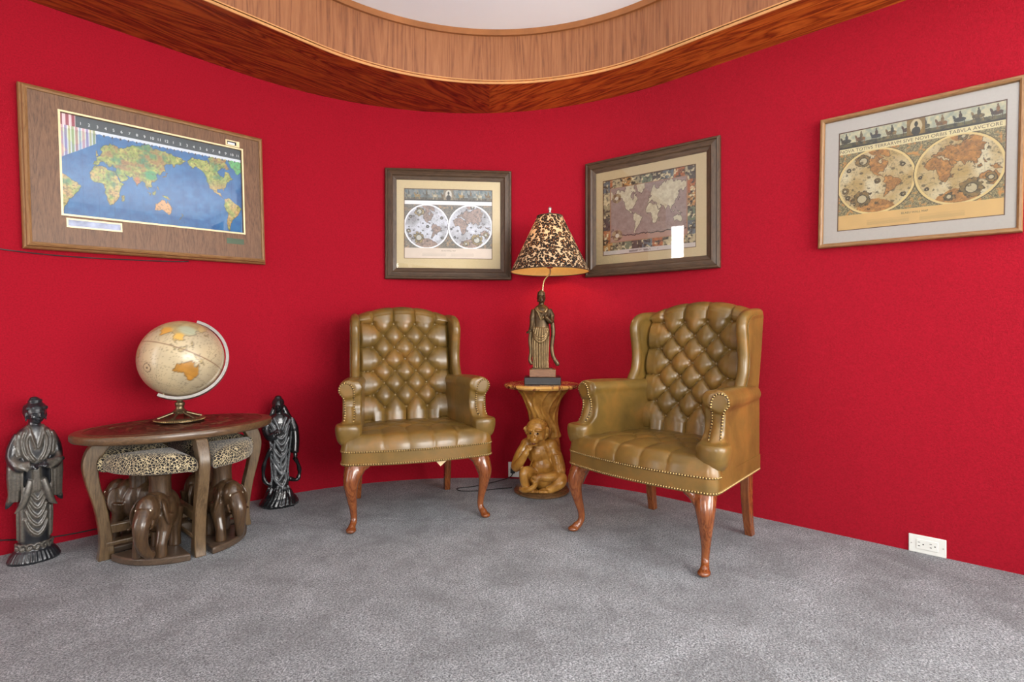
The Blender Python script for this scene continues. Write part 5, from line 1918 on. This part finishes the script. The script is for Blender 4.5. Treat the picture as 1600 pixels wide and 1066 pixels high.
mt = thing('monkey_table', 'round honey wood pedestal table with carved seated monkey, between the chairs', 'table', (MT[0], MT[1], 0), MR)
TT = 0.661
obj('table_top', MB().lathe([(0.0, TT - 0.030), (0.20, TT - 0.030), (0.222, TT - 0.024), (0.230, TT - 0.014), (0.230, TT - 0.008), (0.224, TT - 0.001), (0.21, TT), (0.0, TT)], 72), M['mtop'], mt, sm=35)
obj('base', MB().lathe([(0.0, 0.0), (0.160, 0.0), (0.168, 0.006), (0.168, 0.014), (0.158, 0.020), (0.160, 0.026), (0.150, 0.033), (0.0, 0.034)], 64), M['basew'], mt, sm=35)
# trunk with splayed branches under the top
mb = MB()
tr_rows = [(0.03, 0.02, 0.055, 0.105, 0.075), (0.12, 0.03, 0.06, 0.095, 0.065), (0.25, 0.035, 0.06, 0.085, 0.06), (0.38, 0.02, 0.05, 0.082, 0.062), (0.47, 0.008, 0.03, 0.085, 0.07), (0.55, 0.006, 0.012, 0.098, 0.085), (0.60, 0.006, 0.005, 0.118, 0.11), (0.633, 0.005, 0.0, 0.150, 0.145)]
tr = Robe(tr_rows)
tr.body(mb)
for k in range(13):
    a = 360 * k / 13 + 8
    c_ = [tr.pt(a + 14 * math.sin(i * 0.9 + k), z, 0.002) for i, z in enumerate(np.linspace(0.33, 0.63, 9))]
    mb.tube(c_, [0.010 + 0.006 * math.sin(i * 0.7 + k) for i in range(9)], 8)
for k in range(7):
    a = 360 * k / 7
    mb.tube([tr.pt(a, 0.12), tr.pt(a + 10, 0.06, 0.012), tr.pt(a + 14, 0.036, 0.03)], [0.012, 0.018, 0.012], 8)
mb.ell((0.066, 0.0, 0.415), (0.016, 0.02, 0.018))
obj('trunk', sculpt(mb, 0.0045, 2, name='trunk'), M['honey'], mt)

def monkey():
    mb = MB()
    # trunk of the body, leaning forward a little
    mb.ell((0.02, -0.035, 0.10), (0.085, 0.075, 0.085))
    mb.ell((0.005, -0.05, 0.17), (0.070, 0.062, 0.085))
    mb.ell((-0.012, -0.055, 0.25), (0.078, 0.058, 0.072))
    mb.ell((-0.018, -0.04, 0.295), (0.075, 0.05, 0.04))
    mb.tube([(-0.018, -0.05, 0.29), (-0.026, -0.075, 0.35)], [0.048, 0.044], 14)
    # head, chin tucked, turned to the viewer's left
    m = Matrix.Translation((-0.028, -0.092, 0.388)) @ Matrix.Rotation(math.radians(-16), 4, 'Z') @ Matrix.Rotation(math.radians(10), 4, 'X')
    def e(c, r, rot=(0, 0, 0)):
        mb.ell(c, r, rot, mat=m)
    e((0, 0.010, 0.012), (0.062, 0.060, 0.058))
    e((0, -0.012, -0.010), (0.055, 0.050, 0.048))
    e((0, -0.045, -0.034), (0.032, 0.032, 0.032))      # muzzle
    e((0, -0.062, -0.040), (0.026, 0.018, 0.022))
    e((0, -0.052, -0.066), (0.022, 0.020, 0.012))      # lower jaw
    e((0, -0.068, -0.018), (0.010, 0.010, 0.014))      # nose
    e((0.024, -0.050, 0.020), (0.022, 0.012, 0.008), (0, 0.1, 0.3))   # brow ridge
    e((-0.024, -0.050, 0.020), (0.022, 0.012, 0.008), (0, -0.1, -0.3))
    e((0.034, -0.036, -0.026), (0.018, 0.016, 0.022))
    e((-0.034, -0.036, -0.026), (0.018, 0.016, 0.022))
    for s in (1, -1):
        e((s * 0.066, 0.006, 0.002), (0.010, 0.017, 0.023), (0, 0, s * 0.5))
        e((s * 0.072, -0.002, 0.010), (0.006, 0.014, 0.012), (0, 0, s * 0.5))
    # fur ruff
    for a in np.linspace(-2.2, 2.2, 11):
        e((0.056 * math.sin(a), 0.012, -0.012 - 0.050 * math.cos(a)), (0.014, 0.02, 0.022), (0, a, 0))
    for k in range(15):
        a = (k - 7) * 0.2
        st = [m @ Vector((0.062 * math.sin(a) * math.sin(q), 0.010 + 0.060 * math.cos(q) * -1, 0.012 + 0.058 * math.sin(q) * math.cos(a))) for q in np.linspace(0.75, 2.2, 7)]
        mb.tube(st, 0.0042, 6)
    for k in range(9):
        a = (k - 4) * 0.35
        mb.tube([(0.085 + 0.03 * math.sin(a), -0.075 - 0.03 * math.cos(a), 0.25), (0.098 + 0.032 * math.sin(a), -0.09 - 0.034 * math.cos(a), 0.20), (0.106 + 0.03 * math.sin(a), -0.096 - 0.03 * math.cos(a), 0.15)], 0.004, 6)
        mb.tube([(-0.115 + 0.03 * math.sin(a), -0.066 - 0.03 * math.cos(a), 0.26), (-0.135 + 0.028 * math.sin(a), -0.078 - 0.03 * math.cos(a), 0.215), (-0.148 + 0.026 * math.sin(a), -0.088 - 0.028 * math.cos(a), 0.175)], 0.004, 6)
    # arm raised to the mouth (viewer's left)
    mb.tube(catmull([(-0.085, -0.05, 0.295), (-0.125, -0.065, 0.235), (-0.152, -0.085, 0.170), (-0.125, -0.120, 0.205), (-0.092, -0.140, 0.262)], 6),
            [ip(i, [0, 6, 12, 18, 24], [0.040, 0.037, 0.031, 0.025, 0.019]) for i in range(25)], 14)
    mb.ell((-0.082, -0.048, 0.292), (0.046, 0.044, 0.046))
    mb.ell((0.056, -0.048, 0.286), (0.048, 0.046, 0.048))
    mb.ell((-0.092, -0.140, 0.262), (0.021, 0.021, 0.022))
    mb.ell((-0.010, -0.160, 0.128), (0.023, 0.022, 0.022))
    hand(mb, (-0.090, -0.142, 0.268), (0.55, -0.1, 0.8), (-0.5, -0.8, 0.2), 0.062, 0.8)
    # arm resting on the knee (viewer's right)
    mb.tube(catmull([(0.058, -0.05, 0.288), (0.092, -0.065, 0.215), (0.108, -0.085, 0.140), (0.055, -0.140, 0.126), (-0.010, -0.160, 0.128)], 6),
            [ip(i, [0, 6, 12, 18, 24], [0.042, 0.040, 0.033, 0.027, 0.021]) for i in range(25)], 14)
    hand(mb, (-0.012, -0.162, 0.128), (-1, -0.15, -0.15), (0, -0.7, 0.7), 0.066, 0.8)
    # legs
    mb.tube(catmull([(-0.02, -0.06, 0.085), (-0.065, -0.10, 0.135), (-0.100, -0.135, 0.150), (-0.100, -0.140, 0.10), (-0.085, -0.130, 0.052)], 6),
            [ip(i, [0, 6, 12, 18, 24], [0.045, 0.040, 0.030, 0.026, 0.022]) for i in range(25)], 14)
    mb.tube(catmull([(0.05, -0.03, 0.085), (0.100, -0.075, 0.105), (0.105, -0.120, 0.088), (0.060, -0.125, 0.055), (0.03, -0.125, 0.045)], 6),
            [ip(i, [0, 6, 12, 18, 24], [0.055, 0.050, 0.038, 0.027, 0.022]) for i in range(25)], 14)
    for (fx, fy) in ((-0.048, -0.138), (0.012, -0.142)):
        mb.ell((fx, fy + 0.01, 0.045), (0.026, 0.026, 0.014))
        for k in range(4):
            x = fx - 0.021 + 0.014 * k
            mb.tube([(x, fy, 0.046), (x, fy - 0.018, 0.045), (x, fy - 0.026, 0.039)], [0.0085, 0.008, 0.006], 8)
    # tail curled round in front, held by the hand
    mb.tube(catmull([(-0.11, -0.05, 0.05), (-0.118, -0.115, 0.045), (-0.085, -0.162, 0.052), (-0.045, -0.168, 0.075), (-0.030, -0.170, 0.11), (-0.045, -0.172, 0.14)], 6), 0.0155, 12)
    # fur strokes
    for k in range(26):
        s = 1 if k % 2 else -1
        a = (k // 2) / 12
        x0, z0 = s * lerp(0.03, 0.075, a), lerp(0.29, 0.13, a)
        mb.tube([(x0 - 0.01, -0.104 + 0.03 * a, z0), (x0 - 0.006, -0.107 + 0.03 * a, z0 - 0.018), (x0 - 0.012, -0.102 + 0.03 * a, z0 - 0.034)], 0.0035, 6)
    return sculpt(mb, 0.0034, 1, name='monkey'), m
mm, hm = monkey()
mk = obj('monkey', mm, M['honey'], mt, label='seated monkey with one hand to its mouth')
for s in (1, -1):
    p = hm @ Vector((s * 0.022, -0.0575, 0.002))
    q = obj('eye', MB().ell((0, 0, 0), 0.0062, seg=12, rings=8), M['eyeblack'], mk, sm=60)
    q.location = p
p = hm @ Vector((0, -0.074, -0.055))
q = obj('mouth', MB().ell((0, 0, 0), (0.013, 0.006, 0.005), seg=12, rings=8), M['mouth'], mk, sm=60)
q.location = p

# ---- lamp
LP = Vector((MT[0], MT[1], 0)) + Matrix.Rotation(MR, 3, 'Z') @ Vector((0.006, -0.045, 0))
lamp = thing('table_lamp', 'bronze robed-figure lamp with a leopard print shade, on the monkey table', 'lamp', (LP.x, LP.y, TT), MR)
M['bronze'] = glazed('old_bronze', srgb(58, 44, 28), srgb(98, 78, 50), srgb(158, 132, 90), 0.4, 0.6, 0.0, 0.8, 2.0)
M['tanblock'] = wood('tan_block', srgb(96, 62, 38), srgb(128, 88, 58), srgb(150, 108, 76), (1, 6, 6), (0, 0, 0), 0.45, 0.0, 2.0, figure=0.3)
M['blackblock'] = plain('black_block', srgb(34, 32, 32), 0.4, vary=0.08)
M['brassrod'] = plain('bright_brass', srgb(206, 178, 128), 0.25, 0.9, vary=0.04)
obj('plinth', MB().box((-0.108, -0.085, 0.0), (0.108, 0.085, 0.045)), M['blackblock'], lamp, bevel=0.004)
obj('plinth_block', MB().box((-0.078, -0.06, 0.045), (0.078, 0.06, 0.090)), M['tanblock'], lamp, bevel=0.003)
def lamp_figure():
    z0 = 0.088
    rb = Robe([(0.0, -0.01, 0, 0.046, 0.036), (0.05, -0.012, 0, 0.046, 0.035), (0.15, -0.012, 0, 0.050, 0.036), (0.22, -0.010, 0, 0.054, 0.038), (0.27, -0.008, 0, 0.046, 0.034),
               (0.32, -0.006, 0, 0.050, 0.036), (0.36, -0.006, 0, 0.050, 0.034), (0.378, -0.006, 0, 0.034, 0.026), (0.388, -0.006, 0, 0.018, 0.018)])
    mb = MB()
    rb.body(mb)
    mb.tube([(-0.006, 0, 0.375), (-0.008, -0.003, 0.405)], [0.018, 0.016], 12)
    head(mb, (-0.009, -0.006, 0.422), 0.026, -0.1)
    mb.ell((-0.008, 0.006, 0.430), (0.027, 0.028, 0.028))
    # crown
    for a in (-50, -25, 0, 25, 50):
        t = math.radians(a)
        h_ = 0.468 + (0.012 if a == 0 else 0.0)
        mb.tube([(-0.008 + 0.024 * math.sin(t), -0.024 * math.cos(t), 0.442), (-0.008 + 0.023 * math.sin(t), -0.024 * math.cos(t), h_)], [0.008, 0.003], 8)
    mb.ell((-0.008, 0.0, 0.458), (0.016, 0.016, 0.020))
    # arms: one raised before the chest, one lowered to the side
    mb.tube(catmull([(0.038, 0, 0.358), (0.056, -0.008, 0.32), (0.050, -0.030, 0.285), (0.018, -0.048, 0.315)], 5), [0.017] * 6 + [0.0145] * 10, 10)
    hand(mb, (0.016, -0.050, 0.318), (-0.4, -0.2, 1), (0.3, -1, 0), 0.036, 0.3)
    mb.tube(catmull([(-0.050, 0, 0.358), (-0.062, -0.006, 0.31), (-0.064, -0.016, 0.265), (-0.070, -0.03, 0.235)], 5), [0.017] * 6 + [0.0145] * 10, 10)
    hand(mb, (-0.072, -0.032, 0.232), (-0.8, -0.3, -0.4), (0, -0.4, 1), 0.036, 0.3)
    # sashes flaring at the hem
    S1 = catmull([(0.056, -0.004, 0.30), (0.064, -0.002, 0.22), (0.056, 0.0, 0.14), (0.064, 0.0, 0.08), (0.088, 0.0, 0.035), (0.096, 0.002, 0.022)], 5)
    S2 = catmull([(-0.066, -0.004, 0.25), (-0.076, -0.002, 0.18), (-0.070, 0.0, 0.11), (-0.076, 0.0, 0.055), (-0.062, 0.0, 0.03)], 5)
    mb.tube(S1, [0.013] * 10 + [0.012] * 8 + [0.014] * 5 + [0.008] * 3, 8, flat=((0, 1, 0), 0.6))
    mb.tube(S2, [0.011] * 21, 8, flat=((0, 1, 0), 0.6))
    C = [S1, S2]
    for a in (-64, -44, -26, -8, 10, 28, 46, 66):
        C.append(rb.fold([(a * 0.8, 0.25), (a, 0.17), (a * 1.02, 0.09), (a * 1.05, 0.01)], out=0.002))
    for j in range(3):
        C.append(rb.fold([(-60, 0.235 - 0.012 * j), (-30, 0.205 - 0.014 * j), (-4, 0.195 - 0.016 * j), (26, 0.205 - 0.014 * j), (58, 0.24 - 0.012 * j)], out=0.003))
    for s in (1, -1):
        C.append(rb.fold([(s * 6, 0.30), (s * 22, 0.335), (s * 50, 0.368)], out=0.003))
    C.append(rb.fold([(-40, 0.372), (-10, 0.345), (20, 0.345), (44, 0.37)], out=0.003))
    for c_ in C[2:]:
        mb.tube(c_, 0.0042, 7)
    mb.prism([(-0.065, -0.045), (0.06, -0.045), (0.06, 0.04), (-0.065, 0.04)], -0.004, 0.008)
    me = sculpt(mb, 0.0026, 1, name='figure')
    for v_ in me.vertices:
        v_.co.z += z0
    ridge_attr(me, [[(p[0], p[1], p[2] + z0) for p in c_] for c_ in C], 0.009)
    return me
obj('figure', lamp_figure(), M['bronze'], lamp)
SX = 0.044
zb, zt_ = 0.675, 1.015
obj('rod', MB().tube(catmull([(0.004, 0.035, 0.088), (0.004, 0.035, 0.40), (0.004, 0.032, 0.60), (SX, 0.015, 0.665), (SX, 0.0, 0.70)], 6), 0.0048, 10), M['brassrod'], lamp, sm=60)
hp = []
for a in np.linspace(0, 2 * PI, 40, endpoint=False):
    pass
harp = catmull([(SX - 0.012, 0, 0.70), (SX - 0.06, 0, 0.76), (SX - 0.07, 0, 0.84), (SX - 0.04, 0, 0.97), (SX, 0, zt_ + 0.004), (SX + 0.04, 0, 0.97), (SX + 0.07, 0, 0.84), (SX + 0.06, 0, 0.76), (SX + 0.012, 0, 0.70)], 5)
obj('harp', MB().tube(harp, 0.0022, 7), M['brassrod'], lamp, sm=60)
obj('socket', MB().lathe([(0.012, 0.695), (0.020, 0.70), (0.021, 0.735), (0.018, 0.750)], 20, c=(SX, 0)), M['brassrod'], lamp, sm=40)
n = NT('warm_bulb')
n.b.inputs['Emission Color'].default_value = (1.0, 0.72, 0.38, 1)
n.b.inputs['Emission Strength'].default_value = 10.0
n.set(srgb(255, 240, 215), 0.4)
bulb = obj('bulb', MB().lathe([(0.013, 0.745), (0.018, 0.765), (0.030, 0.795), (0.032, 0.815), (0.026, 0.838), (0.012, 0.850), (0.0, 0.852)], 20, c=(SX, 0)), n.m, lamp, sm=60)
obj('finial', MB().lathe([(0.020, zt_ - 0.004), (0.022, zt_ + 0.004), (0.014, zt_ + 0.012), (0.007, zt_ + 0.016), (0.006, zt_ + 0.026), (0.011, zt_ + 0.034), (0.010, zt_ + 0.044), (0.004, zt_ + 0.050)], 20, c=(SX, 0)), M['steel'], lamp, sm=40)
# leopard shade
n = NT('leopard_cloth')
v = n.coords()
nzc = n.new('ShaderNodeTexNoise')
nzc.inputs['Scale'].default_value = 16
n.link(v, nzc.inputs['Vector'])
sc_ = n.new('ShaderNodeVectorMath', operation='SCALE')
sc_.inputs['Scale'].default_value = 0.045
n.link(nzc.outputs['Color'], sc_.inputs[0])
ad = n.new('ShaderNodeVectorMath', operation='ADD')
n.link(v, ad.inputs[0])
n.link(sc_.outputs[0], ad.inputs[1])
vo = n.new('ShaderNodeTexVoronoi', feature='F1')
vo.inputs['Scale'].default_value = 58
vo.inputs['Randomness'].default_value = 0.8
n.link(ad.outputs[0], vo.inputs['Vector'])
gap = n.noise(v, 80, 2)
d_ = n.math('ADD', vo.outputs['Distance'], n.math('MULTIPLY', n.math('SUBTRACT', gap, 0.5), 0.26))
c = n.ramp(d_, [(0.0, srgb(158, 108, 60)), (0.22, srgb(148, 100, 56)), (0.28, srgb(26, 18, 13)), (0.56, srgb(30, 21, 15)), (0.62, srgb(206, 180, 140)), (1.0, srgb(220, 200, 166))])
n.set(c, 0.85)
tl = n.new('ShaderNodeBsdfTranslucent')
n.link(c, tl.inputs[0])
mx = n.new('ShaderNodeMixShader')
mx.inputs[0].default_value = 0.3
n.link(n.b.outputs[0], mx.inputs[1])
n.link(tl.outputs[0], mx.inputs[2])
n.link(mx.outputs[0], n.out.inputs[0])
M['leopard'] = n.m
n = NT('cream_shade_lining')
v = n.coords()
n.set(n.ramp(n.noise(v, 60, 3), [(0.3, srgb(236, 200, 130)), (0.7, srgb(246, 212, 144))]), 0.7)
tl = n.new('ShaderNodeBsdfTranslucent')
tl.inputs[0].default_value = srgb(240, 214, 166)
mx = n.new('ShaderNodeMixShader')
mx.inputs[0].default_value = 0.4
n.link(n.b.outputs[0], mx.inputs[1])
n.link(tl.outputs[0], mx.inputs[2])
n.link(mx.outputs[0], n.out.inputs[0])
M['lining'] = n.m
RB, RT = 0.236, 0.076
def cone(name, mat, dr, parent, seg=72, rows=14):
    mb = MB()
    def f(u, v_):
        a = 2 * PI * u
        r = lerp(RB, RT, v_) + dr
        return (SX + r * math.cos(a), r * math.sin(a), lerp(zb, zt_ - 0.008, v_))
    mb.grid(f, seg, rows, wrap=True)
    return obj(name, mb, mat, parent, sm=60)
sh = cone('lamp_shade', M['leopard'], 0.0, lamp)
cone('lining', M['lining'], -0.002, sh)
M['piping'] = plain('dark_shade_piping', srgb(62, 44, 28), 0.6)
for r, z in ((RB, zb), (RT, zt_ - 0.008)):
    obj('piping', MB().tube([(SX + r * math.cos(a), r * math.sin(a), z) for a in np.linspace(0, 2 * PI, 72, endpoint=False)], 0.0032, 8, closed=True), M['piping'], sh, sm=60)
for k in range(3):
    a = 2 * PI * k / 3 + 0.5
    obj('spider', MB().tube([(SX, 0, zt_ - 0.002), (SX + RT * math.cos(a), RT * math.sin(a), zt_ - 0.008)], 0.002, 6), M['brassrod'], sh)
pl = bpy.data.lights.new('bulb_light', 'POINT')
pl.energy = 5.0
pl.color = (1.0, 0.74, 0.42)
pl.shadow_soft_size = 0.035
plo = bpy.data.objects.new('bulb_light', pl)
COL.objects.link(plo)
plo.parent = lamp
plo.location = (SX, 0, 0.85)

# ---- outlets and cords
M['plastic'] = plain('white_plastic', srgb(226, 228, 222), 0.35, vary=0.01)
M['slot'] = plain('dark_slot', srgb(36, 38, 38), 0.6)
def outlet(label, loc, rz, w=0.131, h=0.078):
    t = thing('power_outlet', label, 'outlet', loc, rz, 'wall outlets')
    obj('cover_plate', MB().box((-w / 2, -0.007, 0), (w / 2, 0.0, h)), M['plastic'], t, bevel=0.003)
    obj('insert', MB().box((-w * 0.29, -0.0095, h * 0.24), (w * 0.29, -0.005, h * 0.78)), M['plastic'], t, bevel=0.0015)
    for s in (-0.155, 0.155):
        c0 = s * w
        obj('socket_slot', MB().box((c0 - 0.012, -0.0100, h * 0.60), (c0 - 0.004, -0.0090, h * 0.63)), M['slot'], t)
        obj('socket_slot', MB().box((c0 - 0.011, -0.0100, h * 0.40), (c0 - 0.004, -0.0090, h * 0.44)), M['slot'], t)
        obj('ground_hole', MB().tube([(c0 + 0.007, -0.0100, h * 0.52), (c0 + 0.007, -0.0090, h * 0.52)], 0.0028, 10), M['slot'], t)
    for s in (-1, 1):
        obj('screw', MB().lathe([(0.0025, 0), (0.0025, 0.001), (0.0, 0.0015)], 10, Matrix.Translation((s * w * 0.42, -0.007, h * 0.5)) @ Matrix.Rotation(PI / 2, 4, 'X')), M['steel'], t)
    return t
outlet('white wall outlet at carpet level on the right wall, under the golden map', (WX, 0.2625, 0.0), -PI / 2)
ang = math.radians(52)
wp = (FC[0] + (FR - 0.003) * math.sin(ang), FC[1] + (FR - 0.003) * math.cos(ang))
wp2 = (2.655, 2.424)
a2 = math.atan2(wp2[0] - FC[0], wp2[1] - FC[1])
wp2 = (FC[0] + (FR - 0.003) * math.sin(a2), FC[1] + (FR - 0.003) * math.cos(a2))
o2 = outlet('white wall outlet low in the corner, behind the monkey table', (wp2[0], wp2[1], 0.012), -a2, 0.075, 0.10)
obj('plug', MB().box((-0.02, -0.03, 0.03), (0.01, -0.008, 0.06)), M['slot'], o2, bevel=0.003)
M['cordblk'] = plain('black_cord', srgb(26, 24, 24), 0.5)
nrm = Vector((-math.sin(a2), -math.cos(a2), 0))
q0 = Vector((wp2[0], wp2[1], 0.05)) + nrm * 0.034
P0 = [q0, q0 + nrm * 0.02 + Vector((-0.02, 0.02, -0.03)), (2.44, 2.46, 0.004), (2.33, 2.48, 0.004), (2.24, 2.52, 0.004), (2.22, 2.46, 0.004), (2.30, 2.38, 0.004), (2.40, 2.33, 0.004), (2.48, 2.28, 0.004)]
tag(obj('lamp_cord', MB().tube(catmull([tuple(p) for p in P0], 8), 0.003, 8), M['cordblk'], sm=60), 'black cord looped on the carpet from the corner outlet towards the monkey table', 'cord')
# cord by the far left statue
tag(obj('wall_cord', MB().tube(catmull([(-0.3, WY - 0.02, 0.16), (0.05, WY - 0.012, 0.12), (0.22, WY - 0.01, 0.07), (0.40, WY - 0.008, 0.035), (0.6, WY - 0.008, 0.03)], 8), 0.003, 8), M['cordblk'], sm=60), 'dark cord hanging along the left wall behind the grey statue', 'cord')
